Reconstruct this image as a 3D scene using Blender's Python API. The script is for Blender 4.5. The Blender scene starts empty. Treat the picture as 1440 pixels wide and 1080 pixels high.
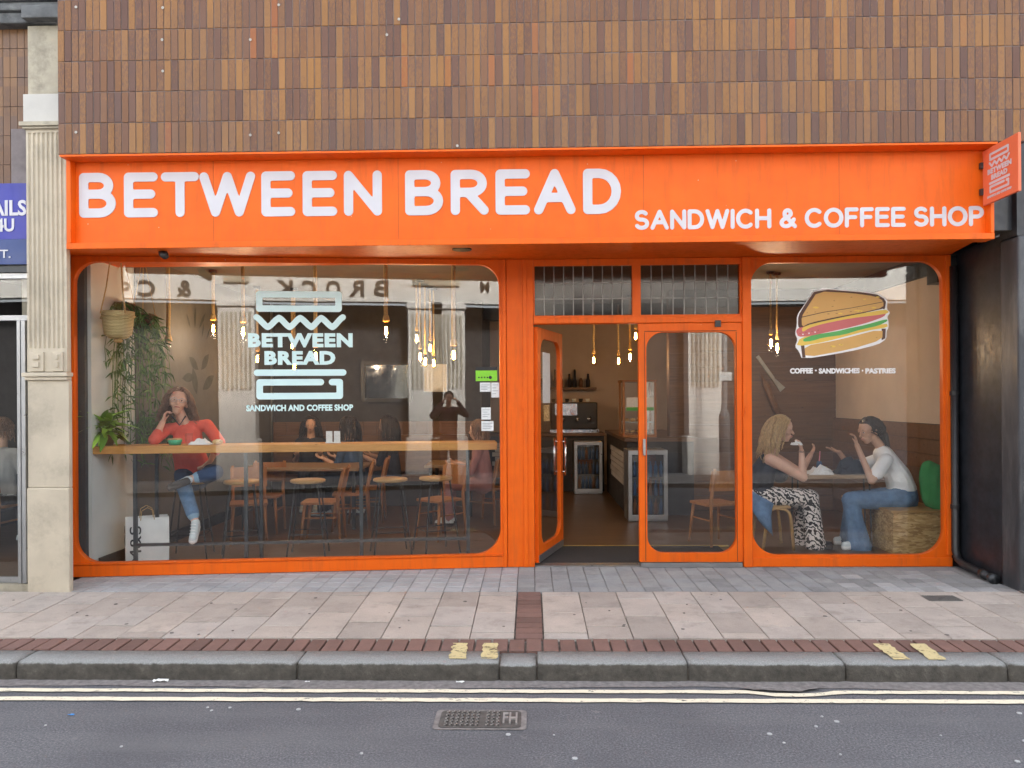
import bpy, bmesh, math, random
import numpy as np
from mathutils import Vector, Matrix, geometry
R = math.radians
rng = random.Random(7)
SC = bpy.context.scene
COL = SC.collection

# ---------------------------------------------------------------- camera
FPX = 1082.0
CAM = Vector((0.0, -7.3, 1.6))
cd = bpy.data.cameras.new('camera'); cam = bpy.data.objects.new('camera', cd); COL.objects.link(cam)
cd.sensor_width = 36; cd.lens = 36*FPX/1440; cd.clip_start = 0.05; cd.clip_end = 500
cd.shift_y = 20/1440
CROT = Matrix.Rotation(R(1.38), 3, 'Z') @ Matrix.Rotation(R(90), 3, 'X') @ Matrix.Rotation(R(-0.35), 3, 'Z')
cam.matrix_world = Matrix.Translation(CAM) @ CROT.to_4x4()
SC.camera = cam
# ---------------------------------------------------------------- light: bright overcast
w = bpy.data.worlds.new('World'); SC.world = w; w.use_nodes = True
nt = w.node_tree; bg = nt.nodes['Background']
sky = nt.nodes.new('ShaderNodeTexSky'); sky.sky_type = 'NISHITA'; sky.sun_disc = False
sky.sun_elevation = R(43); sky.sun_rotation = R(12); sky.dust_density = 4.0; sky.air_density = 1.0
hs = nt.nodes.new('ShaderNodeHueSaturation'); hs.inputs['Saturation'].default_value = 0.3
nt.links.new(sky.outputs[0], hs.inputs['Color']); nt.links.new(hs.outputs[0], bg.inputs['Color'])
bg.inputs['Strength'].default_value = 0.15
sl = bpy.data.lights.new('sun', 'SUN'); sl.energy = 3.4; sl.angle = R(8); sl.color = (1, .96, .9)
so = bpy.data.objects.new('sun', sl); COL.objects.link(so)
so.rotation_euler = (R(-47), 0, R(-12))
SC.view_settings.view_transform = 'Standard'; SC.view_settings.look = 'None'
SC.view_settings.exposure = 2.5; SC.view_settings.gamma = 1
SC.render.engine = 'CYCLES'
SC.cycles.use_denoising = True
SC.cycles.max_bounces = 8; SC.cycles.transparent_max_bounces = 24; SC.cycles.diffuse_bounces = 4
SC.cycles.caustics_reflective = False; SC.cycles.caustics_refractive = False

# ---------------------------------------------------------------- measuring helpers (photo pixel + known depth -> metres)
def ray(px, py):
    return CROT @ Vector(((px-720)/FPX, -(py-560)/FPX, -1))
def P(px, py, Y):
    d = ray(px, py); return CAM + d*((Y-CAM.y)/d.y)
# the left window stands on a line that runs slightly askew to the street
WA = Vector((-4.11, -0.40, 0)); WB = Vector((-0.262, 0.0, 0))
WD = (WB-WA).normalized(); WN = Vector((WD.y, -WD.x, 0))           # WN points to the street
WANG = math.atan2(WD.y, WD.x)
WT = Matrix.Translation(WA) @ Matrix.Rotation(WANG, 4, 'Z')         # local: x along, y inward, z up
WLEN = (WB-WA).length
def PW(px, py, inn=0.0):
    d = ray(px, py); o = WA - WN*inn
    t = (o-CAM).dot(WN)/d.dot(WN); p = CAM + d*t
    return Vector(((p-WA).dot(WD), inn, p.z))                       # in the window's local frame

# ---------------------------------------------------------------- object helpers
def tag(o, label=None, cat=None, group=None, kind=None):
    if label: o['label'] = label
    if cat: o['category'] = cat
    if group: o['group'] = group
    if kind: o['kind'] = kind
    return o
def empty(name, loc, label=None, cat=None, group=None, kind=None):
    o = bpy.data.objects.new(name, None); COL.objects.link(o); o.location = loc; o.empty_display_size = .1
    return tag(o, label, cat, group, kind)
def link(name, me, m=None, parent=None):
    if m is not None:
        me.materials.clear(); me.materials.append(m)
    o = bpy.data.objects.new(name, me); COL.objects.link(o)
    if parent is not None: o.parent = parent
    return o
def wloc(o):
    v = Vector((0, 0, 0))
    while o is not None: v += o.location; o = o.parent
    return v
def copy_tree(o, parent=None):
    c = o.copy(); COL.objects.link(c); c.parent = parent
    for ch in list(o.children): copy_tree(ch, c)
    return c

class MB:
    """collects shapes; vertices are world coordinates, build() makes them relative to the parent"""
    def __init__(s, T=None): s.v = []; s.f = []; s.T = T
    def add(s, vs, fs):
        n = len(s.v)
        for p in vs:
            p = Vector(p)
            s.v.append(s.T @ p if s.T is not None else p)
        s.f += [tuple(i+n for i in f) for f in fs]
        return s
    def box(s, x0, x1, y0, y1, z0, z1, M=None):
        vs = [Vector((x, y, z)) for x in (x0, x1) for y in (y0, y1) for z in (z0, z1)]
        if M is not None: vs = [M @ v for v in vs]
        return s.add(vs, [(0, 1, 3, 2), (4, 6, 7, 5), (0, 4, 5, 1), (2, 3, 7, 6), (0, 2, 6, 4), (1, 5, 7, 3)])
    def tube(s, pts, r, n=8, cap=True, close=False):
        pts = [Vector(p) for p in pts]; m = len(pts)
        rs = r if isinstance(r, (list, tuple)) else [r]*m
        vs, fs = [], []
        ref = None
        for i, p in enumerate(pts):
            if close: d = pts[(i+1) % m]-pts[i-1]
            else: d = pts[min(i+1, m-1)]-pts[max(i-1, 0)]
            if d.length < 1e-9: d = Vector((0, 0, 1))
            d.normalize()
            if ref is None:
                ref = d.orthogonal().normalized()
            a = (ref-d*ref.dot(d))
            if a.length < 1e-6: a = d.orthogonal()
            a.normalize(); ref = a; b = d.cross(a)
            for k in range(n):
                t = 2*math.pi*k/n
                vs.append(p+(a*math.cos(t)+b*math.sin(t))*rs[i])
        for i in range(m if close else m-1):
            j = (i+1) % m
            for k in range(n):
                fs.append((i*n+k, i*n+(k+1) % n, j*n+(k+1) % n, j*n+k))
        if cap and not close:
            fs.append(tuple(range(n-1, -1, -1))); fs.append(tuple((m-1)*n+k for k in range(n)))
        return s.add(vs, fs)
    def bar(s, a, b, w, d=None):                                    # square bar
        return s.tube([a, b], w*.7071, 4)
    def lathe(s, c, prof, n=20, M=None):
        vs, fs = [], []; c = Vector(c)
        for r, z in prof:
            for k in range(n):
                t = 2*math.pi*k/n; q = Vector((r*math.cos(t), r*math.sin(t), z))
                vs.append(c+(M @ q if M is not None else q))
        for i in range(len(prof)-1):
            for k in range(n): fs.append((i*n+k, i*n+(k+1) % n, (i+1)*n+(k+1) % n, (i+1)*n+k))
        fs.append(tuple(range(n-1, -1, -1))); fs.append(tuple((len(prof)-1)*n+k for k in range(n)))
        return s.add(vs, fs)
    def ball(s, c, r, n=12, sc=(1, 1, 1), M=None):
        vs, fs = [], []; c = Vector(c); m = max(6, n//2+1)
        for i in range(m+1):
            ph = math.pi*(i+.02*(i == 0)-.02*(i == m))/m
            for k in range(n):
                t = 2*math.pi*k/n
                q = Vector((r*sc[0]*math.sin(ph)*math.cos(t), r*sc[1]*math.sin(ph)*math.sin(t), r*sc[2]*math.cos(ph)))
                vs.append(c+(M @ q if M is not None else q))
        for i in range(m):
            for k in range(n): fs.append((i*n+k, (i+1)*n+k, (i+1)*n+(k+1) % n, i*n+(k+1) % n))
        fs.append(tuple(range(n))); fs.append(tuple(m*n+k for k in range(n-1, -1, -1)))
        return s.add(vs, fs)
    def plate(s, loops, y0, y1, F=None):
        """loops: list of 2D (x,z) loops, first outer then holes; solid between depth y0 and y1"""
        F = F or (lambda x, y, z: (x, y, z))
        tri = geometry.tessellate_polygon([[Vector((x, z, 0)) for x, z in l] for l in loops])
        flat = [p for l in loops for p in l]; n = len(flat)
        vs = [F(x, y0, z) for x, z in flat]+[F(x, y1, z) for x, z in flat]
        fs = []
        for a, b, c in tri:
            A, B, C = flat[a], flat[b], flat[c]
            cr = (B[0]-A[0])*(C[1]-A[1])-(B[1]-A[1])*(C[0]-A[0])
            if cr < 0: b, c = c, b
            fs.append((a, b, c)); fs.append((a+n, c+n, b+n))
        k = 0
        for l in loops:
            m = len(l)
            for i in range(m):
                a, b = k+i, k+(i+1) % m
                fs.append((a, a+n, b+n, b))
            k += m
        return s.add(vs, fs)
    def build(s, name, m=None, parent=None, smooth=False, bevel=0, fixn=True):
        me = bpy.data.meshes.new(name)
        off = wloc(parent) if parent is not None else Vector((0, 0, 0))
        me.from_pydata([tuple(v-off) for v in s.v], [], s.f)
        if fixn:
            bm = bmesh.new(); bm.from_mesh(me); bmesh.ops.recalc_face_normals(bm, faces=bm.faces); bm.to_mesh(me); bm.free()
        if smooth:
            me.polygons.foreach_set('use_smooth', [True]*len(me.polygons))
        o = link(name, me, m, parent)
        if bevel:
            b = o.modifiers.new('bevel', 'BEVEL'); b.width = bevel; b.segments = 2; b.limit_method = 'ANGLE'; b.angle_limit = R(40)
        return o

def rrect(x0, x1, z0, z1, r, n=8):
    rs = r if isinstance(r, (list, tuple)) else [r]*4                # bl, br, tr, tl
    out = []
    for (cx, cz, a0), rr in zip(((x0, z0, 180), (x1, z0, 270), (x1, z1, 0), (x0, z1, 90)), rs):
        if rr <= 0: out.append((cx, cz)); continue
        ox = cx+rr if cx == x0 else cx-rr; oz = cz+rr if cz == z0 else cz-rr
        for i in range(n+1):
            a = R(a0+90*i/n); out.append((ox+rr*math.cos(a), oz+rr*math.sin(a)))
    return out
def rect(x0, x1, z0, z1): return [(x0, z0), (x1, z0), (x1, z1), (x0, z1)]

# ---------------------------------------------------------------- strokes -> outlines (for rounded lettering)
def stroke_loops(strokes, r, step=None):
    """strokes: list of polylines in 2D; returns outline loops (outer and holes mixed) of the round-capped strokes"""
    step = step or r/3.2
    segs = [(a, b) for s in strokes for a, b in zip(s[:-1], s[1:])]
    A = np.array([a for a, b in segs], float); B = np.array([b for a, b in segs], float)
    mn = np.minimum(A, B).min(0)-r-2*step; mx = np.maximum(A, B).max(0)+r+2*step
    nx = int((mx[0]-mn[0])/step)+2; ny = int((mx[1]-mn[1])/step)+2
    gx = mn[0]+np.arange(nx)*step; gy = mn[1]+np.arange(ny)*step
    G = np.stack(np.meshgrid(gx, gy, indexing='ij'), -1)
    D = np.full((nx, ny), 1e9)
    for a, b in zip(A, B):
        ab = b-a; L = max((ab**2).sum(), 1e-12)
        t = np.clip(((G-a)@ab)/L, 0, 1)
        D = np.minimum(D, np.linalg.norm(G-(a+t[..., None]*ab), axis=-1))
    D = D-r
    D[np.abs(D) < 1e-9] = 1e-9
    def interp(i, j, k, l):
        u = D[i, j]/(D[i, j]-D[k, l]); return (gx[i]+(gx[k]-gx[i])*u, gy[j]+(gy[l]-gy[j])*u)
    nxt = {}; pos = {}
    for i in range(nx-1):
        for j in range(ny-1):
            c = [(i, j), (i+1, j), (i+1, j+1), (i, j+1)]
            ins = [D[p] < 0 for p in c]
            if all(ins) or not any(ins): continue
            ent, ext = [], []
            for k in range(4):
                p, q = c[k], c[(k+1) % 4]
                if ins[k] != ins[(k+1) % 4]:
                    key = (min(p, q), max(p, q)); pos[key] = interp(*p, *q)
                    (ext if ins[k] else ent).append((k, key))
            for k, key in ext:                                        # inside on the left
                if len(ent) == 1: nxt[key] = ent[0][1]
                else:
                    best = min(ent, key=lambda e: (k-e[0]) % 4); nxt[key] = best[1]
    loops = []
    while nxt:
        k0 = next(iter(nxt)); l = []; k = k0
        while k in nxt:
            l.append(pos[k]); k = nxt.pop(k)
        if len(l) > 3: loops.append(l)
    return loops
def area(l): return .5*sum(l[i-1][0]*l[i][1]-l[i][0]*l[i-1][1] for i in range(len(l)))
def split_loops(loops):
    """group holes with the outline that contains them"""
    big = sorted(loops, key=lambda l: -abs(area(l))); outs = []
    def inside(p, l):
        c = False
        for i in range(len(l)):
            a, b = l[i-1], l[i]
            if (a[1] > p[1]) != (b[1] > p[1]) and p[0] < (b[0]-a[0])*(p[1]-a[1])/(b[1]-a[1])+a[0]: c = not c
        return c
    for l in big:
        cont = [o for o in outs if inside(l[0], o[0])]
        if cont and not any(inside(l[0], h) for h in cont[-1][1:]): cont[-1].append(l)
        else: outs.append([l])
    return outs
def arc(cx, cy, rx, ry, a0, a1, n=10):
    return [(cx+rx*math.cos(R(a0+(a1-a0)*i/n)), cy+ry*math.sin(R(a0+(a1-a0)*i/n))) for i in range(n+1)]
# skeleton alphabet, cap height 1 between stroke centres; (width, strokes)
FONT = {
 'B': (.66, [[(0, 0), (0, 1)], [(0, 1), (.36, 1)]+arc(.36, .765, .24, .235, 90, -90)+[(0, .53)], [(.3, .53)]+arc(.38, .265, .28, .265, 90, -90)+[(0, 0)]]),
 'E': (.58, [[(.58, 1), (0, 1), (0, 0), (.58, 0)], [(0, .52), (.52, .52)]]),
 'T': (.74, [[(0, 1), (.74, 1)], [(.37, 1), (.37, 0)]]),
 'W': (1.1, [[(0, 1), (.27, 0), (.55, 1), (.83, 0), (1.1, 1)]]),
 'N': (.68, [[(0, 0), (0, 1), (.68, 0), (.68, 1)]]),
 'R': (.68, [[(0, 0), (0, 1)], [(0, 1), (.38, 1)]+arc(.38, .75, .26, .25, 90, -90)+[(0, .5)], [(.3, .5), (.68, 0)]]),
 'A': (.8, [[(0, 0), (.4, 1), (.8, 0)], [(.15, .34), (.65, .34)]]),
 'D': (.7, [[(0, 0), (0, 1), (.28, 1)]+arc(.28, .5, .42, .5, 90, -90)+[(0, 0)]]),
 'S': (.6, [arc(.3, .755, .27, .245, 35, 180, 10)+arc(.3, .72, .27, .21, 190, 255, 4)+arc(.3, .28, .3, .24, 80, 0, 6)+arc(.3, .26, .3, .26, -10, -150, 10)]),
 'I': (.0, [[(0, 0), (0, 1)]]),
 'C': (.76, [arc(.42, .5, .42, .5, 48, 312, 20)]),
 'H': (.68, [[(0, 0), (0, 1)], [(.68, 0), (.68, 1)], [(0, .52), (.68, .52)]]),
 'O': (.86, [arc(.43, .5, .43, .5, 0, 360, 28)]),
 'F': (.54, [[(.54, 1), (0, 1), (0, 0)], [(0, .52), (.46, .52)]]),
 'P': (.62, [[(0, 0), (0, 1), (.34, 1)]+arc(.34, .735, .26, .265, 90, -90)+[(0, .47)]]),
 '&': (.76, [[(.76, 0), (.2, .68)]+arc(.36, .79, .17, .21, 200, -20, 10)+[(.42, .6), (.12, .42)]+arc(.27, .22, .25, .22, 140, 300, 10)+[(.55, .12), (.7, .42)]]),
}
def text_mesh(body, size=1.0, off=0.0, ext=0.002, space=1.0):
    """built-in lettering as a mesh lying in local XY (x right, y up)"""
    cu = bpy.data.curves.new('lettering', 'FONT'); cu.body = body; cu.size = size; cu.offset = off; cu.extrude = ext
    cu.space_character = space; cu.resolution_u = 3
    o = bpy.data.objects.new('lettering', cu); COL.objects.link(o)
    dg = bpy.context.evaluated_depsgraph_get(); dg.update()
    me = bpy.data.meshes.new_from_object(o.evaluated_get(dg))
    bpy.data.objects.remove(o); bpy.data.curves.remove(cu)
    return me
def text_on(body, name, m, parent, x0, x1, z0, z1, T, y, off=.0, space=1.0, ext=.001):
    """fit text into x0..x1, z0..z1 of the frame T (x along, y inward, z up) at depth y"""
    me = text_mesh(body, 1.0, off, ext, space)
    n = len(me.vertices); co = np.empty(n*3); me.vertices.foreach_get('co', co); co = co.reshape(-1, 3)
    mn = co.min(0); mx = co.max(0)
    sx = (x1-x0)/(mx[0]-mn[0]); sz = (z1-z0)/(mx[1]-mn[1])
    offp = wloc(parent) if parent is not None else Vector((0, 0, 0))
    out = []
    for c in co:
        p = Vector((x0+(c[0]-mn[0])*sx, y-c[2], z0+(c[1]-mn[1])*sz))
        out.append(tuple((T @ p)-offp))
    me.vertices.foreach_set('co', [a for v in out for a in v]); me.update()
    me.name = name
    return link(name, me, m, parent)
# ---------------------------------------------------------------- materials
MATS = {}
def newmat(name):
    m = bpy.data.materials.new(name); m.use_nodes = True; MATS[name] = m
    return m, m.node_tree, m.node_tree.nodes['Principled BSDF']
def nd(t, typ, **kw):
    n = t.nodes.new(typ)
    for k, v in kw.items():
        if hasattr(n, k): setattr(n, k, v)
        else: n.inputs[k].default_value = v
    return n
def ramp(t, fac, stops, const=False):
    r = t.nodes.new('ShaderNodeValToRGB'); cr = r.color_ramp
    if const: cr.interpolation = 'CONSTANT'
    while len(cr.elements) < len(stops): cr.elements.new(.5)
    for e, (p, c) in zip(cr.elements, stops):
        e.position = p; e.color = (*c, 1) if len(c) == 3 else c
    t.links.new(fac, r.inputs[0]); return r.outputs[0]
def mixc(t, fac, a, b, mode='MIX'):
    n = t.nodes.new('ShaderNodeMix'); n.data_type = 'RGBA'; n.blend_type = mode
    for sock, v in ((n.inputs[0], fac), (n.inputs[6], a), (n.inputs[7], b)):
        if hasattr(v, 'is_linked') or hasattr(v, 'links'): t.links.new(v, sock)
        elif isinstance(v, (int, float)): sock.default_value = v
        else: sock.default_value = (*v, 1)
    return n.outputs[2]
def math_(t, op, a, b=None, c=None):
    n = t.nodes.new('ShaderNodeMath'); n.operation = op
    for i, v in enumerate((a, b, c)):
        if v is None: continue
        if hasattr(v, 'links'): t.links.new(v, n.inputs[i])
        else: n.inputs[i].default_value = v
    return n.outputs[0]
def pos(t): return t.nodes.new('ShaderNodeNewGeometry').outputs['Position']
def scaled(t, v, s):
    n = t.nodes.new('ShaderNodeMapping'); n.inputs['Scale'].default_value = s; t.links.new(v, n.inputs[0]); return n.outputs[0]
def noise(t, v, scale, detail=4, rough=.55, dist=0):
    n = t.nodes.new('ShaderNodeTexNoise'); n.inputs['Scale'].default_value = scale; n.inputs['Detail'].default_value = detail
    n.inputs['Roughness'].default_value = rough; n.inputs['Distortion'].default_value = dist
    t.links.new(v, n.inputs['Vector']); return n.outputs[0]
def bumpn(t, b, h, strength, dist=.01):
    n = t.nodes.new('ShaderNodeBump'); n.inputs['Strength'].default_value = strength; n.inputs['Distance'].default_value = dist
    t.links.new(h, n.inputs['Height']); t.links.new(n.outputs[0], b.inputs['Normal'])
def pm(name, c, rough=.6, var=.15, scale=6., bump=.15, bscale=60., metal=0., spec=.5, objvar=0., dirt=0., dirtc=(.1, .085, .07), stretch=(1, 1, 1), bdist=.004):
    m, t, b = newmat(name)
    p = scaled(t, pos(t), stretch)
    n1 = noise(t, p, scale, 6)
    lo = tuple(x*(1-var) for x in c); hi = tuple(min(1, x*(1+var)) for x in c)
    col = ramp(t, n1, [(.3, lo), (.7, hi)])
    if objvar:
        oi = t.nodes.new('ShaderNodeObjectInfo').outputs['Random']
        col = mixc(t, 1., col, ramp(t, oi, [(0, (1-objvar,)*3), (.5, (1, 1, 1)), (1, (1-objvar*.45, 1-objvar*.5, 1-objvar*.55))]), 'MULTIPLY')
    if dirt:
        n3 = noise(t, p, scale*.45+1.3, 8, .7)
        col = mixc(t, ramp(t, n3, [(.5, (0, 0, 0)), (.72, (dirt,)*3)]), col, dirtc)
    t.links.new(col, b.inputs['Base Color'])
    rr = ramp(t, noise(t, p, scale*2.3, 3), [(.3, (max(0, rough-.08),)*3), (.7, (min(1, rough+.1),)*3)])
    t.links.new(rr, b.inputs['Roughness'])
    b.inputs['Metallic'].default_value = metal; b.inputs['Specular IOR Level'].default_value = spec
    if bump: bumpn(t, b, noise(t, p, bscale, 5), bump, bdist)
    return m
def emit(name, c, s):
    m, t, b = newmat(name)
    b.inputs['Base Color'].default_value = (*c, 1); b.inputs['Emission Color'].default_value = (*c, 1); b.inputs['Emission Strength'].default_value = s
    return m
def wood(name, c1, c2, axis=0, rough=.45, objvar=.0, freq=9.):
    m, t, b = newmat(name)
    s = [26., 26., 26.]; s[axis] = 1.6
    p = scaled(t, pos(t), s)
    n = noise(t, p, freq/9., 6, .6, 1.2)
    col = ramp(t, n, [(.28, c2), (.5, tuple((x+y)/2 for x, y in zip(c1, c2))), (.72, c1)])
    kn = nd(t, 'ShaderNodeTexVoronoi'); kn.inputs['Scale'].default_value = 3.2; t.links.new(scaled(t, pos(t), (1, 1.3, 2.2)), kn.inputs['Vector'])
    col = mixc(t, ramp(t, kn.outputs['Distance'], [(.03, (.8,)*3), (.075, (0, 0, 0))]), col, tuple(x*.3 for x in c2))
    if objvar:
        oi = t.nodes.new('ShaderNodeObjectInfo').outputs['Random']
        col = mixc(t, 1., col, ramp(t, oi, [(0, (1-objvar,)*3), (1, (1, 1, 1))]), 'MULTIPLY')
    t.links.new(col, b.inputs['Base Color']); b.inputs['Roughness'].default_value = rough
    bumpn(t, b, n, .12, .002); return m

# glazed wall tiles: one colour per tile cell
TP, TH, TX0, TZ0 = .0587, .2525, -3.85, 3.615
def tile_mat(name, x0, z0, seed, dull):
    m, t, b = newmat(name)
    g = pos(t); sx = t.nodes.new('ShaderNodeSeparateXYZ'); t.links.new(g, sx.inputs[0])
    cx = math_(t, 'FLOOR', math_(t, 'DIVIDE', math_(t, 'SUBTRACT', sx.outputs[0], x0), TP))
    cz = math_(t, 'FLOOR', math_(t, 'DIVIDE', math_(t, 'SUBTRACT', sx.outputs[2], z0), TH))
    cv = t.nodes.new('ShaderNodeCombineXYZ'); t.links.new(cx, cv.inputs[0]); t.links.new(cz, cv.inputs[1]); cv.inputs[2].default_value = seed
    wn = t.nodes.new('ShaderNodeTexWhiteNoise'); t.links.new(cv.outputs[0], wn.inputs['Vector'])
    sc_ = t.nodes.new('ShaderNodeSeparateColor'); t.links.new(wn.outputs['Color'], sc_.inputs[0])
    # ground colour from brown-purple to ochre to orange
    base = ramp(t, wn.outputs['Value'], [(0, (.115, .062, .052)), (.25, (.145, .074, .052)), (.5, (.175, .09, .05)), (.72, (.215, .11, .046)), (.88, (.265, .14, .044)), (.96, (.33, .175, .042)), (1, (.33, .12, .03))])
    warm = ramp(t, wn.outputs['Value'], [(0, (.20, .105, .048)), (.5, (.29, .16, .048)), (1, (.35, .195, .055))])
    off = t.nodes.new('ShaderNodeVectorMath'); off.operation = 'ADD'; t.links.new(g, off.inputs[0]); t.links.new(wn.outputs['Color'], off.inputs[1])
    n = noise(t, scaled(t, off.outputs[0], (1.8, 1, .8)), 44, 8, .72)
    thr = math_(t, 'MULTIPLY_ADD', sc_.outputs[1], .3, -.15)
    f = ramp(t, math_(t, 'ADD', n, thr), [(.48, (0, 0, 0)), (.57, (.95,)*3)])
    col = mixc(t, f, base, warm)
    n2 = noise(t, g, 1.1, 4)
    col = mixc(t, ramp(t, n2, [(.4, (0, 0, 0)), (.75, (.45,)*3)]), col, (.13, .085, .07))
    # darker along the long edges
    fx = math_(t, 'FRACT', math_(t, 'DIVIDE', math_(t, 'SUBTRACT', sx.outputs[0], x0), TP))
    ed = math_(t, 'ABSOLUTE', math_(t, 'SUBTRACT', fx, .5))
    col = mixc(t, ramp(t, ed, [(.36, (0, 0, 0)), (.46, (.3,)*3)]), col, (.085, .055, .045))
    col = mixc(t, 1., col, (.82, .65, .49), 'MULTIPLY')
    if dull: col = mixc(t, .55, col, (.15, .09, .055))
    t.links.new(col, b.inputs['Base Color'])
    t.links.new(ramp(t, sc_.outputs[2], [(0, (.28,)*3), (1, (.5,)*3)]), b.inputs['Roughness']); b.inputs['Specular IOR Level'].default_value = .4
    bumpn(t, b, n, .18, .003); return m
M_TILE = tile_mat('glazed_tile', TX0, TZ0, 1., False)
M_TILE2 = tile_mat('glazed_tile_neighbour', -6.0, TZ0-.09, 5., True)
M_GROUT = pm('tile_grout', (.19, .165, .165), .9, .2, 10)
def paint_orange():
    m, t, b = newmat('orange_paint')
    p = pos(t)
    n = noise(t, scaled(t, p, (1, 1, 1.6)), 3.2, 6, .6)
    col = ramp(t, n, [(.3, (.76, .118, .005)), (.7, (.83, .138, .006))])
    st = noise(t, scaled(t, p, (9, 9, .9)), 1.7, 7, .7)
    col = mixc(t, ramp(t, st, [(.5, (0, 0, 0)), (.8, (.5,)*3)]), col, (.33, .085, .03))
    ck = noise(t, p, 9, 9, .8); col = mixc(t, ramp(t, ck, [(.69, (0, 0, 0)), (.71, (.8,)*3)]), col, (.3, .16, .1))
    sp = nd(t, 'ShaderNodeTexVoronoi'); sp.inputs['Scale'].default_value = 5.5; t.links.new(p, sp.inputs['Vector'])
    col = mixc(t, ramp(t, sp.outputs['Distance'], [(.018, (.7,)*3), (.03, (0, 0, 0))]), col, (.75, .55, .45))
    t.links.new(col, b.inputs['Base Color'])
    t.links.new(ramp(t, st, [(.3, (.4,)*3), (.7, (.55,)*3)]), b.inputs['Roughness']); b.inputs['Specular IOR Level'].default_value = .25
    bumpn(t, b, noise(t, p, 45, 4), .08, .003); return m
M_OR = paint_orange()
M_LET = pm('sign_letter_white', (.56, .56, .60), .4, .04, 5, .03)
M_VINYL = pm('pale_vinyl', (.60, .82, .83), .45, .03, 4, 0)
M_VINYLW = pm('white_vinyl', (.85, .85, .85), .5, .03, 4, 0)
def glassmat(name, tint=(.93, .96, .95), rough=0., ior=1.52, wavy=False):
    m = bpy.data.materials.new(name); m.use_nodes = True; t = m.node_tree; t.nodes.clear()
    o = t.nodes.new('ShaderNodeOutputMaterial'); tr = t.nodes.new('ShaderNodeBsdfTransparent'); gl = t.nodes.new('ShaderNodeBsdfGlossy')
    tr.inputs[0].default_value = (*tint, 1); gl.inputs['Roughness'].default_value = rough; gl.inputs['Color'].default_value = (1, 1, 1, 1)
    if wavy:
        bn = t.nodes.new('ShaderNodeBump'); bn.inputs['Strength'].default_value = 1; bn.inputs['Distance'].default_value = .0011
        t.links.new(noise(t, pos(t), 1.1, 1, .4), bn.inputs['Height']); t.links.new(bn.outputs[0], gl.inputs['Normal'])
    f0 = ((ior-1)/(ior+1))**2; lw = t.nodes.new('ShaderNodeLayerWeight'); lw.inputs[0].default_value = .5; mx = t.nodes.new('ShaderNodeMixShader')
    t.links.new(math_(t, 'MULTIPLY_ADD', math_(t, 'POWER', lw.outputs['Facing'], 5.), 1-f0, f0), mx.inputs[0]); t.links.new(tr.outputs[0], mx.inputs[1]); t.links.new(gl.outputs[0], mx.inputs[2])
    t.links.new(mx.outputs[0], o.inputs[0]); return m
M_GLASS = glassmat('window_glass', (.965, .975, .97), 0, 1.58, wavy=True)
M_LEAD = glassmat('leaded_glass', (.42, .39, .37), .12, 1.45)
M_CLEAR = glassmat('clear_glass', (.97, .97, .97), 0, 1.45)
M_LEADCAME = pm('lead_came', (.22, .21, .2), .45, .2, 20, .1, metal=.6)
M_STONE = pm('painted_stone', (.52, .46, .36), .75, .12, 3, .35, 45, dirt=.6, dirtc=(.26, .23, .18), bdist=.006)
M_STONE2 = pm('weathered_stone', (.40, .36, .28), .85, .2, 5, .5, 40, dirt=.75, dirtc=(.12, .11, .085), bdist=.008)
M_CORNICE = pm('sooty_cornice', (.10, .105, .108), .8, .5, 6, .6, 25, dirt=.5, dirtc=(.33, .34, .34), bdist=.01)
M_WHITE = pm('white_block', (.50, .485, .45), .7, .07, 5, .2)
M_BLACKST = pm('black_stone', (.020, .023, .029), .4, .4, 8, .03, 90, dirt=.1, dirtc=(.11, .115, .12))
M_BLACKST2 = pm('grey_stone_edge', (.052, .055, .062), .42, .35, 7, .2, 50, dirt=.5, dirtc=(.2, .2, .2), stretch=(1, 1, .25))
M_BLACKP = pm('black_plastic', (.018, .018, .02), .4, .1, 9, .05)
M_STEEL = pm('dark_steel', (.055, .06, .065), .4, .2, 12, .05, metal=.5)
M_ALU = pm('aluminium', (.40, .41, .42), .35, .08, 8, .03, metal=.85)
M_SCREEN = pm('dark_mirror_glass', (.012, .012, .014), .06, .1, 8, 0, spec=1.0)
M_CHROME = pm('chrome', (.75, .75, .75), .12, .03, 8, 0, metal=1)
M_IRON = pm('cast_iron', (.13, .125, .12), .62, .3, 25, .35, 90, dirt=.4, dirtc=(.2, .18, .15))
# ground
def asphalt():
    m, t, b = newmat('asphalt'); p = pos(t)
    n = noise(t, p, 85, 5, .75); n2 = noise(t, p, 1.6, 6, .6); n3 = noise(t, p, 330, 2, .6)
    col = ramp(t, n, [(.32, (.045, .047, .055)), (.5, (.108, .111, .124)), (.7, (.27, .275, .285))])
    col = mixc(t, ramp(t, n3, [(.62, (0, 0, 0)), (.72, (.75,)*3)]), col, (.36, .36, .37))
    col = mixc(t, ramp(t, n2, [(.35, (0, 0, 0)), (.7, (.6,)*3)]), col, (.075, .076, .087))
    ty = noise(t, scaled(t, p, (.25, 2.2, 1)), 2.2, 6, .65); col = mixc(t, ramp(t, ty, [(.45, (0, 0, 0)), (.75, (.55,)*3)]), col, (.16, .16, .168))
    st = noise(t, p, 7, 8, .75)
    col = mixc(t, ramp(t, st, [(.63, (0, 0, 0)), (.7, (.35,)*3)]), col, (.30, .29, .28))
    t.links.new(col, b.inputs['Base Color']); b.inputs['Roughness'].default_value = .82
    bumpn(t, b, n, .6, .006); return m
M_ROAD = asphalt()
M_GUTTER = pm('gutter_grit', (.20, .185, .18), .95, .3, 30, .7, 160, dirt=.4, dirtc=(.28, .26, .25), bdist=.006)
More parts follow.
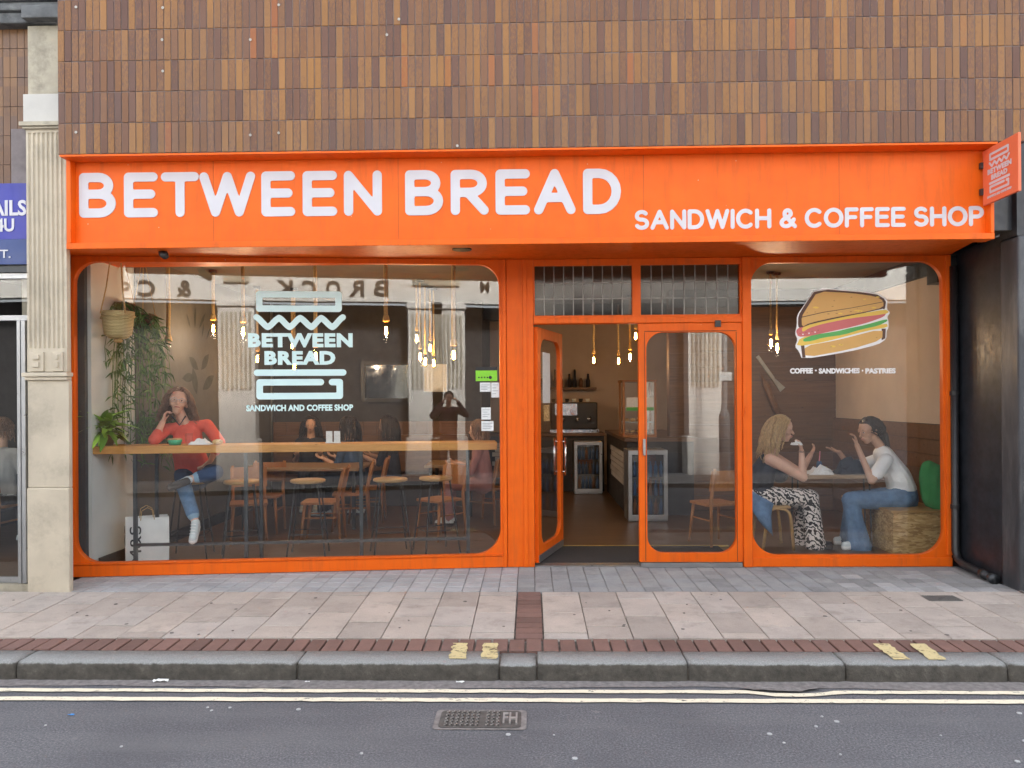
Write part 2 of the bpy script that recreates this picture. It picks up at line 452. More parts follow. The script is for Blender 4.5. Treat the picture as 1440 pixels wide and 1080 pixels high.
def flag(name, c, objvar, dirt, sp=9):
    m, t, b = newmat(name); p = pos(t)
    oi = t.nodes.new('ShaderNodeObjectInfo').outputs['Random']
    n = noise(t, p, 2.2, 7, .65); nf = noise(t, p, 160, 3, .6)
    col = ramp(t, n, [(.3, tuple(x*.82 for x in c)), (.7, tuple(x*1.1 for x in c))])
    col = mixc(t, 1., col, ramp(t, oi, [(0, (1-objvar, 1-objvar, 1-objvar)), (.5, (1, .985, .97)), (1, (1-objvar*.3, 1-objvar*.2, 1-objvar*.1))]), 'MULTIPLY')
    col = mixc(t, 1., col, ramp(t, nf, [(.35, (.86,)*3), (.65, (1.06, 1.06, 1.06))]), 'MULTIPLY')
    v = nd(t, 'ShaderNodeTexVoronoi'); v.inputs['Scale'].default_value = sp; t.links.new(p, v.inputs['Vector'])
    gum = math_(t, 'LESS_THAN', v.outputs['Distance'], math_(t, 'MULTIPLY', noise(t, p, 3.0, 2), .1))
    col = mixc(t, math_(t, 'MULTIPLY', gum, .55), col, (.12, .11, .105))
    d = noise(t, p, 5, 8, .75)
    col = mixc(t, ramp(t, d, [(.52, (0, 0, 0)), (.75, (dirt,)*3)]), col, tuple(x*.45 for x in c))
    t.links.new(col, b.inputs['Base Color']); b.inputs['Roughness'].default_value = .85
    bumpn(t, b, nf, .25, .003); return m
M_SLAB = flag('buff_paving', (.475, .42, .375), .24, .75)
M_BRICK = flag('red_brick_paver', (.215, .125, .105), .3, .6, 14)
M_APRON = flag('grey_floor_tile', (.45, .455, .465), .16, .5, 14)
M_RIB = flag('ribbed_floor_tile', (.36, .36, .365), .22, .7, 14)
M_JOINT = pm('joint_mortar', (.20, .18, .16), .95, .35, 18, .5, 120)
def granite():
    m, t, b = newmat('granite_kerb'); p = pos(t); n = noise(t, p, 14, 8, .75); nf = noise(t, p, 140, 3, .7)
    col = ramp(t, nf, [(.3, (.20, .208, .206)), (.55, (.30, .312, .308)), (.75, (.42, .43, .42))])
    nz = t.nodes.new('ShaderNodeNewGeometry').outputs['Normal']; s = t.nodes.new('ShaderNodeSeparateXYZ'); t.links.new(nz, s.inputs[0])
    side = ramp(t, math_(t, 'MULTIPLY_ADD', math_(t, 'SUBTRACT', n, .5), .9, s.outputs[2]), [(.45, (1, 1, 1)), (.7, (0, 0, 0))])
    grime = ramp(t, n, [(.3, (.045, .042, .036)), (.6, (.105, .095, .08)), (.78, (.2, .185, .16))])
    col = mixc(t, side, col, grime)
    col = mixc(t, ramp(t, n, [(.58, (0, 0, 0)), (.75, (.4,)*3)]), col, (.16, .15, .125))
    t.links.new(col, b.inputs['Base Color']); b.inputs['Roughness'].default_value = .8
    bumpn(t, b, n, .85, .018); return m
M_KERB = granite()
def roadpaint(name, c, wear):
    m, t, b = newmat(name); p = pos(t); n = noise(t, p, 22, 8, .75); n2 = noise(t, p, 110, 3, .7)
    col = mixc(t, ramp(t, n, [(.56, (0, 0, 0)), (.72, (wear,)*3)]), c, (.22, .21, .2))
    col = mixc(t, ramp(t, n2, [(.6, (0, 0, 0)), (.75, (.35,)*3)]), col, (.4, .37, .3))
    t.links.new(col, b.inputs['Base Color']); b.inputs['Roughness'].default_value = .7; bumpn(t, b, n2, .4, .003)
    wr = noise(t, scaled(t, p, (1, 1.6, 1)), 13, 10, .8)                # paint worn through to the ground below
    t.links.new(ramp(t, wr, [(.58-wear*.06, (1, 1, 1)), (.66-wear*.06, (.12,)*3)]), b.inputs['Alpha']); return m
M_YEL = roadpaint('faded_line_paint', (.80, .74, .58), .4)
M_YEL2 = roadpaint('kerb_yellow_paint', (.60, .51, .27), .85)
# interior
M_PLASTER = pm('cool_white_plaster', (.66, .68, .67), .8, .05, 3, .1)
M_BEIGE = pm('warm_plaster', (.52, .43, .36), .85, .06, 3, .1)
M_CHARC = pm('charcoal_wall', (.042, .04, .042), .8, .15, 4, .1)
M_NAVY = pm('navy_trim', (.03, .04, .055), .5, .1, 5, .05)
M_CEIL = pm('ceiling_paint', (.13, .128, .125), .9, .05, 3, .05)
M_FLOOR = wood('dark_floorboards', (.16, .092, .05), (.075, .042, .024), 0, .35)
M_MAT = pm('coir_door_mat', (.04, .04, .042), .95, .35, 60, .8, 220)
M_BRASS = pm('brass', (.55, .40, .13), .35, .1, 10, .05, metal=.7)
M_PINE = wood('knotty_pine', (.62, .315, .085), (.47, .21, .05), 0, .6)
M_OAK = wood('chair_wood', (.42, .185, .055), (.29, .115, .035), 2, .45, .25)
M_OAKP = wood('pale_stool_wood', (.56, .35, .13), (.42, .24, .085), 0, .45, .15)
M_PANEL = wood('brown_panelling', (.20, .105, .055), (.115, .058, .03), 0, .5, .3)
M_TABLE = wood('table_top_wood', (.32, .20, .10), (.2, .12, .06), 0, .4)
M_ROPE = pm('jute_rope', (.50, .34, .15), .95, .25, 60, .8, 140)
M_WICKER = None
def wicker():
    m, t, b = newmat('woven_palm'); p = pos(t)
    wv = nd(t, 'ShaderNodeTexWave'); wv.wave_type = 'BANDS'; wv.bands_direction = 'Z'; wv.inputs['Scale'].default_value = 24; wv.inputs['Distortion'].default_value = 2.5
    wv.inputs['Detail'].default_value = 3; t.links.new(p, wv.inputs['Vector'])
    col = ramp(t, wv.outputs['Fac'], [(.1, (.42, .32, .13)), (.6, (.74, .62, .32))])
    t.links.new(col, b.inputs['Base Color']); b.inputs['Roughness'].default_value = .8; bumpn(t, b, wv.outputs['Fac'], .7, .008); return m
M_WICKER = wicker()
def leafm(name, c1, c2):
    m, t, b = newmat(name); oi = t.nodes.new('ShaderNodeObjectInfo').outputs['Random']
    rp = t.nodes.new('ShaderNodeNewGeometry').outputs['Random Per Island']
    f = math_(t, 'FRACT', math_(t, 'ADD', oi, rp))
    col = ramp(t, f, [(0, c1), (.8, c2), (1, tuple(min(1, x*1.6) for x in c2))])
    t.links.new(col, b.inputs['Base Color']); b.inputs['Roughness'].default_value = .4
    b.inputs['Transmission Weight'].default_value = 0; b.inputs['Subsurface Weight'].default_value = .0
    return m
M_LEAF = leafm('bright_leaf', (.09, .25, .03), (.30, .52, .07))
M_LEAFD = leafm('dark_leaf', (.035, .10, .03), (.11, .22, .055))
M_TERRA = pm('brown_pot', (.14, .07, .04), .7, .15, 8, .2)
def osb():
    m, t, b = newmat('strand_board'); p = pos(t)
    cols = []
    v = nd(t, 'ShaderNodeTexVoronoi'); v.inputs['Scale'].default_value = 26
    dn = nd(t, 'ShaderNodeTexNoise'); dn.inputs['Scale'].default_value = 7; t.links.new(p, dn.inputs['Vector'])
    ad = t.nodes.new('ShaderNodeVectorMath'); ad.operation = 'MULTIPLY_ADD'; t.links.new(dn.outputs['Color'], ad.inputs[0]); ad.inputs[1].default_value = (.03, .03, .03); t.links.new(p, ad.inputs[2])
    t.links.new(scaled(t, ad.outputs[0], (.75, 1.2, 2.4)), v.inputs['Vector'])
    s = t.nodes.new('ShaderNodeSeparateColor'); t.links.new(v.outputs['Color'], s.inputs[0])
    v2 = nd(t, 'ShaderNodeTexVoronoi'); v2.inputs['Scale'].default_value = 22
    mp = t.nodes.new('ShaderNodeMapping'); mp.inputs['Rotation'].default_value = (0, R(62), R(20)); mp.inputs['Scale'].default_value = (.6, 1.1, 2.6); t.links.new(ad.outputs[0], mp.inputs[0]); t.links.new(mp.outputs[0], v2.inputs['Vector'])
    s2 = t.nodes.new('ShaderNodeSeparateColor'); t.links.new(v2.outputs['Color'], s2.inputs[0])
    stops = [(0, (.34, .2, .075)), (.5, (.54, .35, .14)), (1, (.70, .50, .25))]
    col = mixc(t, math_(t, 'GREATER_THAN', s.outputs[2], .5), ramp(t, s.outputs[0], stops), ramp(t, s2.outputs[0], stops))
    t.links.new(col, b.inputs['Base Color']); b.inputs['Roughness'].default_value = .6; bumpn(t, b, s.outputs[1], .3, .003); return m
M_OSB = osb()
M_GREEN = pm('green_cushion_cloth', (.055, .26, .085), .9, .12, 5, .5, 26, bdist=.012)
M_PAPER = pm('white_paper', (.80, .80, .79), .7, .05, 8, .25, 30)
M_TAPE = pm('printed_label', (.70, .74, .74), .6, .08, 40, 0)
M_LIME = pm('rating_green', (.22, .62, .03), .5, .08, 20, 0)
M_BLACKPR = pm('black_print', (.012, .012, .014), .5, .1, 9, 0)
# people
M_SKIN = pm('skin', (.66, .40, .29), .5, .07, 14, .08, 90)
M_SKIN2 = pm('skin_tan', (.58, .34, .23), .5, .07, 14, .08, 90)
M_CORAL = pm('coral_blouse', (.72, .11, .07), .85, .1, 6, .6, 16, bdist=.02)
M_JEAN = pm('blue_denim', (.11, .20, .34), .9, .3, 9, .45, 24, dirt=.35, dirtc=(.22, .31, .42), bdist=.014)
M_JEAND = pm('dark_denim', (.035, .06, .13), .9, .25, 9, .45, 24, bdist=.014)
M_CUFF = pm('pale_denim_cuff', (.24, .37, .5), .9, .12, 12, .3, 40)
M_SHOE = pm('canvas_shoe', (.62, .68, .70), .8, .1, 10, .2)
M_SOLE = pm('dark_sole', (.05, .04, .035), .8, .2, 20, .3)
M_TEE = pm('white_tee', (.84, .85, .86), .9, .05, 5, .55, 14, bdist=.022)
M_NAVYTOP = pm('navy_sleeveless_top', (.018, .02, .03), .85, .2, 6, .4, 18, bdist=.015)
M_MAROON = pm('maroon_hoodie', (.095, .022, .035), .9, .15, 6, .5, 16, bdist=.02)
M_DARKCL = pm('dark_cloth', (.025, .025, .035), .9, .2, 6, .5, 16, bdist=.02)
M_BLUECL = pm('blue_cloth', (.05, .09, .17), .9, .15, 6, .5, 16, bdist=.02)
M_PINKCL = pm('dusty_pink_cloth', (.34, .17, .16), .9, .15, 6, .5, 16, bdist=.02)
M_LIP = pm('lips', (.42, .13, .11), .4, .05, 20, 0)
M_EYEW = pm('eye_white', (.7, .68, .65), .2, .02, 20, 0)
M_EYED = pm('eye_iris', (.03, .02, .015), .15, .02, 20, 0)
M_HAIRB = pm('brown_hair', (.20, .105, .058), .45, .4, 40, .1, stretch=(3, 3, .6))
M_HAIRL = pm('blonde_hair', (.50, .33, .15), .45, .4, 40, .1, stretch=(3, 3, .6))
M_HAIRD = pm('dark_hair', (.022, .014, .012), .4, .4, 40, .1, stretch=(3, 3, .6))
def zebra():
    m, t, b = newmat('zebra_print'); p = pos(t)
    wv = nd(t, 'ShaderNodeTexWave'); wv.wave_type = 'BANDS'; wv.bands_direction = 'DIAGONAL'
    wv.inputs['Scale'].default_value = 9.; wv.inputs['Distortion'].default_value = 9; wv.inputs['Detail'].default_value = 2; wv.inputs['Detail Scale'].default_value = 2.2
    t.links.new(p, wv.inputs['Vector'])
    col = ramp(t, wv.outputs['Fac'], [(.46, (.014, .013, .014)), (.52, (.72, .66, .62))])
    t.links.new(col, b.inputs['Base Color']); b.inputs['Roughness'].default_value = .8; bumpn(t, b, noise(t, p, 14, 4), .4, .02); return m
M_ZEBRA = zebra()
M_FIL = emit('glowing_filament', (1, .55, .18), 60)
M_BULBGL = glassmat('amber_bulb_glass', (1, .82, .5), .0, 1.35)
# ================================================================ SETTING: ground
YB = -0.94                                                          # building line
YK = -2.51                                                          # kerb front edge
SL = .05/(YB-YK)                                                    # pavement falls to the kerb
def zg(y): return -SL*(YB-y) if y < YB else 0.0
ZR = -.165
XL, XR = -9.0, 9.0
# road with a slight grid so it reaches far along the street
road = MB().add([(-60, -7.95, ZR), (60, -7.95, ZR), (60, YK+.02, ZR), (-60, YK+.02, ZR)], [(0, 1, 2, 3)]).build('road', M_ROAD)
tag(road, kind='structure')
ter = MB().add([(-150, -150, ZR-.3), (150, -150, ZR-.3), (150, 150, ZR-.3), (-150, 150, ZR-.3)], [(0, 1, 2, 3)]).build('ground', M_ROAD); tag(ter, kind='structure')
gut = MB()
prev = None; pts = []
for i in range(121):
    x = -9+18*i/120; pts.append((x, YK-.115+.02*math.sin(x*1.7)+rng.uniform(-.014, .014)))
vs = [(x, YK+.01, ZR+.006) for x, y in pts]+[(x, y, ZR+.004) for x, y in pts]
gut.add(vs, [(i, i+1, 121+i+1, 121+i) for i in range(120)])
g = gut.build('gutter', M_GUTTER); tag(g, kind='structure')
def yline(name, yc, w, label, dip):
    m = MB(); vs = []
    for i in range(241):
        x = -9+18*i/240
        dy = .0
        if dip: dy = -.045*math.exp(-((x-1.55)/.22)**4)
        a = yc+dy+rng.uniform(-.003, .003)
        vs.append((x, a+w/2+rng.uniform(-.003, .003), ZR+.008)); vs.append((x, a-w/2+rng.uniform(-.003, .003), ZR+.008))
    m.add(vs, [(2*i, 2*i+2, 2*i+3, 2*i+1) for i in range(240)])
    o = m.build(name, M_YEL); tag(o, label, 'road marking', 'double yellow lines'); return o
yline('road_line', YK-.175, .05, 'faded cream road line nearest the kerb', True)
yline('road_line', YK-.31, .055, 'faded cream road line farther from the kerb', False)
# broken patch of tarmac by the line
mb = MB(); c0 = Vector((1.5, YK-.12, ZR+.010)); loop = []
for i in range(26):
    a = 2*math.pi*i/26; r = 1+rng.uniform(-.14, .14); loop.append((c0.x+.24*r*math.cos(a), c0.y+.055*r*math.sin(a)))
mb.add([(x, y, ZR+.012+rng.uniform(0, .006)) for x, y in loop]+[c0+Vector((0, 0, .008))], [(i, (i+1) % 26, 26) for i in range(26)])
tag(mb.build('tarmac_patch', M_GUTTER), 'small broken tarmac patch against the cream line', 'road patch')

# pavement: mortar bed + separate slabs, brick edging, brick strip
pv = MB().add([(XL, YB+.02, -.022), (XR, YB+.02, -.022), (XR, YK+.08, zg(YK)-.022), (XL, YK+.08, zg(YK)-.022)], [(0, 3, 2, 1)]).build('pavement', M_JOINT)
tag(pv, kind='structure')
slope = math.atan(SL)
def slabmesh(w, l, h=.03, bev=.003):
    m = MB(); m.box(-w/2, w/2, -l/2, l/2, -h, 0)
    o = m.build('slab', M_SLAB); me = o.data; bpy.data.objects.remove(o)
    bm = bmesh.new(); bm.from_mesh(me)
    bmesh.ops.bevel(bm, geom=[e for e in bm.edges if all(v.co.z > -.001 for v in e.verts)], offset=bev, segments=1, affect='EDGES')
    bm.to_mesh(me); bm.free(); return me
_sm = {}
def slab(x, y0, y1, w, m, name, zoff=0):
    l = y1-y0; key = (round(w, 3), round(l, 3), m.name)
    if key not in _sm:
        me = slabmesh(w, l); me.materials.clear(); me.materials.append(m); _sm[key] = me
    yc = (y0+y1)/2
    o = link(name, _sm[key], None, pv); o.location = (x, yc, zg(yc)+zoff+rng.uniform(-.002, .002)); o.rotation_euler = (slope+rng.uniform(-.003, .003), rng.uniform(-.004, .004), 0)
    return o
YS = -2.065                                                          # slabs end, bricks begin
CW = .305; J = .006
bx0, bx1 = P(724, 895, YS).x, P(764, 895, YS).x                       # brick strip
def columns(xa, xb, dirn):
    x = xa; k = 0; out = []
    while abs(x) < 6.6:
        out.append((x+dirn*CW/2, k)); x += dirn*CW; k += 1
    return out
lens = .45
for x, k in columns(bx1+.004, 0, 1)+columns(bx0-.004, 0, -1):
    y = YB; cut = [.11, .335, .2, .42][(k*3) % 4]
    first = True
    while y > YS+.03:
        l = cut if first else lens; first = False
        y1 = max(y-l, YS)
        if y1-YS < .05: y1 = YS
        slab(x, y1+.014, y, CW-J, M_SLAB, 'paving_slab'); y = y1
y = YB; k = 0
while y > YS+.02:
    y1 = y-.113
    slab((bx0+bx1)/2, y1+.016, y, bx1-bx0-.008, M_BRICK, 'brick', -.001); y = y1; k += 1
x = -6.4
while x < 6.4:
    slab(x, YS-.222, YS-.010, .0985, M_BRICK, 'brick', rng.uniform(-.003, .002)); x += .1125
# kerb
kb = MB().box(XL, XR, YK+.03, YK+.2, ZR-.1, zg(YK)-.03).build('kerb', M_JOINT); tag(kb, kind='structure')
kpx = [-150, 22, 417, 702, 755, 968, 1190, 1418, 1640]
xs = [P(px, 935, YK).x for px in kpx]
for i in range(len(xs)-1):
    a, b = xs[i]+.006, xs[i+1]-.006
    low = .012 if i == 3 else 0
    n = max(3, int((b-a)/.05)); prof = [(YK+.214, -.06), (YK+.214, 0), (YK+.035, 0.001), (YK+.012, -.006), (YK+.002, -.024), (YK, -.06), (YK-.004, -.115)]
    vs = []
    for j in range(n+1):
        x = a+(b-a)*j/n
        for q, (yy, zz) in enumerate(prof):
            z0 = zg(YK+.1)+zz-(low if zz > -.05 else low*.4)
            w = 0 if q < 2 else .0032
            e = .006 if j in (0, n) and q > 1 else 0
            vs.append((x, yy+rng.uniform(-w, w)*1.5+e, z0+rng.uniform(-w, w)*.7-e))
    m = len(prof)
    fs = [(j*m+q, j*m+q+1, (j+1)*m+q+1, (j+1)*m+q) for j in range(n) for q in range(m-1)]
    fs += [tuple(range(m)), tuple(n*m+q for q in range(m-1, -1, -1))]
    MB().add(vs, fs).build('kerb_stone', M_KERB, kb, True)
# yellow blips painted over kerb and bricks
def blip(pts, label):
    m = MB(); n = 14; vs = []
    for i in range(n+1):
        t = i/n; y = YK+.055+t*.36
        if y > YK+.34: break
        x = pts[0]+(pts[1]-pts[0])*t
        w = .05+rng.uniform(-.006, .006); x += rng.uniform(-.005, .005)
        vs += [(x-w, y, zg(y)+.008), (x+w, y, zg(y)+.008)]
    k = len(vs)//2
    m.add(vs, [(2*i, 2*i+1, 2*i+3, 2*i+2) for i in range(k-1)])
    tag(m.build('kerb_marking', M_YEL2), label, 'road marking', 'loading marks on the kerb')
for a, b, l in ((643, 648, 'worn yellow kerb dash left of the brick strip, first of the pair'), (688, 690, 'worn yellow kerb dash left of the brick strip, second of the pair'),
                (1268, 1238, 'worn yellow kerb dash near the right corner, first of the pair'), (1318, 1290, 'worn yellow kerb dash near the right corner, second of the pair')):
    blip((P(a, 928, YK+.06).x, P(b, 905, YK+.34).x), l)
# forecourt: grey tiled wedge between building line and shop front
fc = MB().add([(-4.2, YB+.02, -.022), (4.0, YB+.02, -.022), (4.0, .16, -.022), (-.26, .16, -.022), (-4.2, -.25, -.022)], [(0, 1, 2, 3, 4)]).build('forecourt', M_JOINT); tag(fc, kind='structure')
AP = .152
def aptile(x, y, mat, l=AP):
    key = ('ap', mat.name, round(l, 3))
    if key not in _sm:
        if mat is M_RIB:
            m = MB(); m.box(-AP/2+.002, AP/2-.002, -l/2+.006, l/2-.006, -.02, -.004)
            for q in range(6):
                yy = -l/2+.012+q*(l-.024)/5; m.box(-AP/2+.006, AP/2-.006, yy-.006, yy+.006, -.006, 0)
            o = m.build('t', M_RIB); me = o.data; bpy.data.objects.remove(o)
        else: me = slabmesh(AP-.005, l-.02, .02, .002)
        me.materials.clear(); me.materials.append(mat); _sm[key] = me
    o = link('floor_tile', _sm[key], None, fc); o.location = (x, y, rng.uniform(-.001, .001)+.001)
def frontY(x): return WA.y+(x-WA.x)*(WB.y-WA.y)/(WB.x-WA.x) if x < WB.x else 0
x = -4.0
while x < 3.95:
    y = YB+AP/2+.004
    while y < frontY(x)+.06:
        if .02 < x+AP and x-AP/2 > -.55 and x < 2.6: aptile(x, y, M_RIB)
        elif x >= 2.6: aptile(x, y, M_RIB if rng.random() < .7 else M_APRON)
        else: aptile(x, y, M_APRON)
        y += AP
    x += AP
# covers in the pavement
gc = P(1323, 845, -1.12)
e = empty('drain_cover', (gc.x, -1.13, zg(-1.13)+.003), 'small square rusty iron grate set in the paving', 'drain cover')
mb = MB().box(gc.x-.13, gc.x+.13, -1.20, -1.06, zg(-1.13)-.01, zg(-1.13)+.005); mb.build('plate', M_IRON, e)
mb = MB()
for i in range(13):
    for j in range(7): mb.box(gc.x-.12+i*.019, gc.x-.108+i*.019, -1.192+j*.019, -1.18+j*.019, zg(-1.13)+.004, zg(-1.13)+.009)
mb.build('studs', M_IRON, e)
e = empty('drainage_channel', (4.3, -1.15, 0), 'ribbed metal drainage channel crossing the paving by the black pier', 'drain')
for i in range(5):
    a = P(1370+i*15, 832, -.95); a = Vector((3.97+i*.055, -.95, .006)); b = Vector((4.02+i*.055, -1.62, zg(-1.62)+.006))
    MB().bar(a, b, .02).build('channel_rib', M_IRON, e)
# fire hydrant cover in the road
hx0, hx1 = P(620, 1016, -3.05).x, P(733, 1016, -3.05).x
hy0, hy1 = -3.20, -2.98
e = empty('hydrant_cover', ((hx0+hx1)/2, -3.1, ZR), 'oblong iron hydrant cover with raised tread in the road', 'manhole cover')
MB().plate([rrect(hx0-.03, hx1+.03, hy0-.015, hy1+.02, .03)], ZR+.002, ZR+.006, lambda x, y, z: (x, z, y)).build('surround', M_GUTTER, e)
MB().plate([rrect(hx0, hx1, hy0, hy1, .03)], ZR+.004, ZR+.010, lambda x, y, z: (x, z, y)).build('lid', pm('dark_iron_recess', (.085, .08, .076), .7, .3, 25, .3), e)
mb = MB()
for i in range(11):
    for j in range(5):
        x = hx0+.03+i*.028; y = hy0+.02+j*.041
        if i in (7,) : continue
        mb.box(x, x+.016, y, y+.008, ZR+.009, ZR+.016); mb.box(x+.010, x+.016, y, y+.022, ZR+.009, ZR+.016)
M_TREAD = pm('worn_iron_tread', (.27, .26, .25), .5, .2, 25, .2); tag(mb.build('tread', M_TREAD, e), kind='stuff')
TH_ = Matrix.Translation((0, 0, ZR+.016)) @ Matrix.Rotation(R(-90), 4, 'X')
text_on('FH', 'lettering', M_TREAD, e, hx1-.10, hx1-.02, hy0+.04, hy1-.04, Matrix.Translation((0, 0, ZR+.014)) @ Matrix(((1, 0, 0, 0), (0, 0, 1, 0), (0, -1, 0, 0), (0, 0, 0, 1))), 0, .02, 1, .004)
# litter
def litter(px, py, Y, z, s, m, name, label, cat):
    c = P(px, py, Y); mb = MB(); vs = []; n = 5
    for i in range(n):
        for j in range(n): vs.append((c.x+s*(i-2)/2*(1+rng.uniform(-.2, .2)), Y+s*.35*(j-2)/2, z+.006+rng.uniform(0, s*.35)))
    mb.add(vs, [(i*n+j, i*n+j+1, (i+1)*n+j+1, (i+1)*n+j) for i in range(n-1) for j in range(n-1)])
    tag(mb.build(name, m), label, cat)
litter(227, 960, YK-.03, ZR, .045, M_PAPER, 'paper_scrap', 'crumpled white tissue in the gutter at the left', 'litter')
litter(647, 951, YK-.03, ZR, .025, M_PAPER, 'paper_scrap', 'small white scrap in the gutter below the yellow dashes', 'litter')
litter(432, 953, YK-.03, ZR, .016, M_PAPER, 'paper_scrap', 'tiny white scrap in the gutter left of centre', 'litter')
litter(100, 1015, -3.05, ZR, .018, pm('blue_plastic', (.05, .25, .6), .4), 'plastic_scrap', 'crushed blue plastic scrap on the road at the left', 'litter')
M_GUM = pm('old_gum', (.42, .43, .44), .8, .1, 20, .1)
for i in range(24):
    x = rng.uniform(-3.1, 3.2); y = rng.uniform(-3.65, -2.9); r = rng.uniform(.006, .016)
    if hx0-.05 < x < hx1+.05 and hy0-.03 < y < hy1+.03: continue
    if i == 0: GM = MB()
    GM.lathe((x, y, ZR+.002), [(r, 0), (r*.9, .004), (r*.3, .005)], 8)
tag(GM.build('gum_spots', M_GUM), 'pale flattened gum spots scattered over the asphalt', 'gum', None, 'stuff')

GM = MB()
for i in range(36):
    x = rng.uniform(-4.2, 4.2); y = rng.uniform(-2.0, -.98); r = rng.uniform(.006, .017)
    GM.lathe((x, y, zg(y)+.0005), [(r, 0), (r*.9, .0035), (r*.3, .004)], 8)
tag(GM.build('gum_marks', pm('trodden_gum', (.15, .135, .125), .85, .3, 20, .1)), 'dark trodden gum marks over the paving slabs', 'gum', None, 'stuff')
# ================================================================ UPPER WALL OF TILES
YT = -1.10
up = empty('upper_wall', (0, YT, TZ0), 'upper wall clad in upright brown and ochre glazed tiles', 'building')
NC = 133; XT1 = TX0+NC*TP
MB().box(TX0, XT1, YT+.006, YT+.55, TZ0+.001, 9.0).build('wall', M_GROUT, up)
MB().box(-9, 9, -.45, 7.3, 3.3, 8.9).build('sun_block', M_GROUT, up)  # unseen mass added behind the wall to stop sun leaking past the pier
def tmesh(h=TH):
    m = MB(); a, b, c = TP/2-.0028, h/2-.003, .007
    m.add([(-a, c, -b), (a, c, -b), (a, c, b), (-a, c, b), (-a, .002, -b), (a, .002, -b), (a, .002, b), (-a, .002, b), (-a+.004, 0, -b+.004), (a-.004, 0, -b+.004), (a-.004, 0, b-.004), (-a+.004, 0, b-.004)],
          [(8, 9, 10, 11), (4, 5, 9, 8), (5, 6, 10, 9), (6, 7, 11, 10), (7, 4, 8, 11), (0, 1, 5, 4), (1, 2, 6, 5), (2, 3, 7, 6), (3, 0, 4, 7)])
    return m
o = tmesh().build('t', M_TILE, fixn=False); tme = o.data; bpy.data.objects.remove(o); tv = [v.co.copy() for v in tme.vertices]; tf = [tuple(p.vertices) for p in tme.polygons]
cnt = 0; fld = MB()
for r in range(6):
    for c in range(NC):
        p = Vector((TX0+(c+.5)*TP, YT+rng.uniform(-.0015, .0015), TZ0+(r+.5)*TH+rng.uniform(-.0015, .0015))); rx, rz = rng.uniform(-.006, .006), rng.uniform(-.02, .02)
        if cnt < 300:
            o = link('tile', tme, None, up); o.location = p-up.location; o.rotation_euler = (rx, 0, rz); cnt += 1
        else:
            M = Matrix.Translation(p) @ Matrix.Rotation(rz, 4, 'Z') @ Matrix.Rotation(rx, 4, 'X')
            fld.add([M @ v for v in tv], tf)
tag(fld.build('tile_field', M_TILE, up, fixn=False), kind='stuff')
for px, py in ((107, 10), (229, 11), (392, 7), (229, 100), (107, 186), (392, 187), (228, 56), (352, 56), (352, 190), (643, 205), (561, 27), (544, 49)):
    p = P(px, py, YT-.004); MB().lathe(p, [(.011, 0), (.011, .004), (.006, .005), (.005, -.002)], 10, Matrix.Rotation(R(90), 3, 'X')).build('fixing_plug', M_WHITE, up)

# ================================================================ LEFT: pilaster, cornice, neighbour
XP0, XP1 = P(39, 600, YB).x, P(95, 600, YB).x
def zp(py, Y=YB, px=65): return P(px, py, Y).z
pl = empty('pilaster', ((XP0+XP1)/2, YB, 0), 'cream painted fluted stone pilaster with a peeling base', 'pilaster')
MB().box(XP0-.005, XP1+.015, YB-.012, YB+.05, -.02, zp(686)).build('plinth', M_STONE, pl, bevel=.01)
MB().box(XP0, XP1+.012, YB, YB+.05, zp(686)+.002, zp(535)).build('pedestal', M_STONE, pl, bevel=.006)
mb = MB(); z0, z1 = zp(535), zp(524)
for k, (a, b, ex) in enumerate(((z0+.001, z0+.03, .012), (z0+.031, z1, .028))): mb.box(XP0-ex, XP1+ex*.8, YB-ex-.012, YB+.05, a, b)
mb.build('base_moulding', M_STONE, pl, bevel=.006)
zs0, zs1 = zp(523), zp(178)
# fluted shaft: scalloped plan extruded upwards
nfl = 8; wS = XP1-XP0; plan = [(XP0, YB+.05)]
pit = (wS-.02)/nfl
plan.append((XP0, YB))
for i in range(nfl):
    xa = XP0+.01+i*pit
    plan.append((xa+pit*.18, YB))
    for q in range(1, 6):
        t = q/6; plan.append((xa+pit*(.18+.64*t), YB+.016*math.sin(math.pi*t)))
    plan.append((xa+pit*.82, YB))
plan += [(XP1, YB), (XP1, YB+.05)]
zf0, zf1 = zp(490), zs1-.05
mb = MB(); mb.plate([plan], zf0, zf1, lambda x, y, z: (x, z, y)); mb.build('fluted_shaft', M_STONE, pl)
MB().box(XP0, XP1, YB-.001, YB+.05, zs0+.001, zf0).build('shaft_foot', M_STONE, pl)
MB().box(XP0, XP1, YB-.001, YB+.05, zf1, zs1).build('shaft_head', M_STONE, pl)
for xa, xb in ((44, 63), (76, 90)):
    a, b = P(xa, 510, YB).x, P(xb, 510, YB).x
    MB().box(a, b, YB-.022, YB+.01, zp(523)+.002, zp(495)).box(a+.03, b-.03, YB-.04, YB-.02, zp(517), zp(509)).box(a+.03, b-.03, YB-.04, YB-.02, zp(506), zp(499)).build('scroll_block', M_STONE, pl, bevel=.006)
MB().add([(XP0+.02, YB+.051, -.02), (XP1-.035, YB+.051, -.02), (-4.15, -.44, -.02), (-4.6, -.44, -.02), (XP0+.02, YB+.051, 3.4), (XP1-.035, YB+.051, 3.4), (-4.15, -.44, 3.4), (-4.6, -.44, 3.4)], [(0, 1, 2, 3), (7, 6, 5, 4), (0, 4, 5, 1), (1, 5, 6, 2), (2, 6, 7, 3), (3, 7, 4, 0)]).build('reveal', M_STONE, pl)
mb = MB().box(XP0-.03, XP1+.02, YB-.05, YB+.3, zp(179), zp(173)).box(XP0-.015, XP1+.01, YB-.03, YB+.3, zp(182), zp(179)-.001); mb.build('capital_moulding', M_STONE2, pl, bevel=.004)
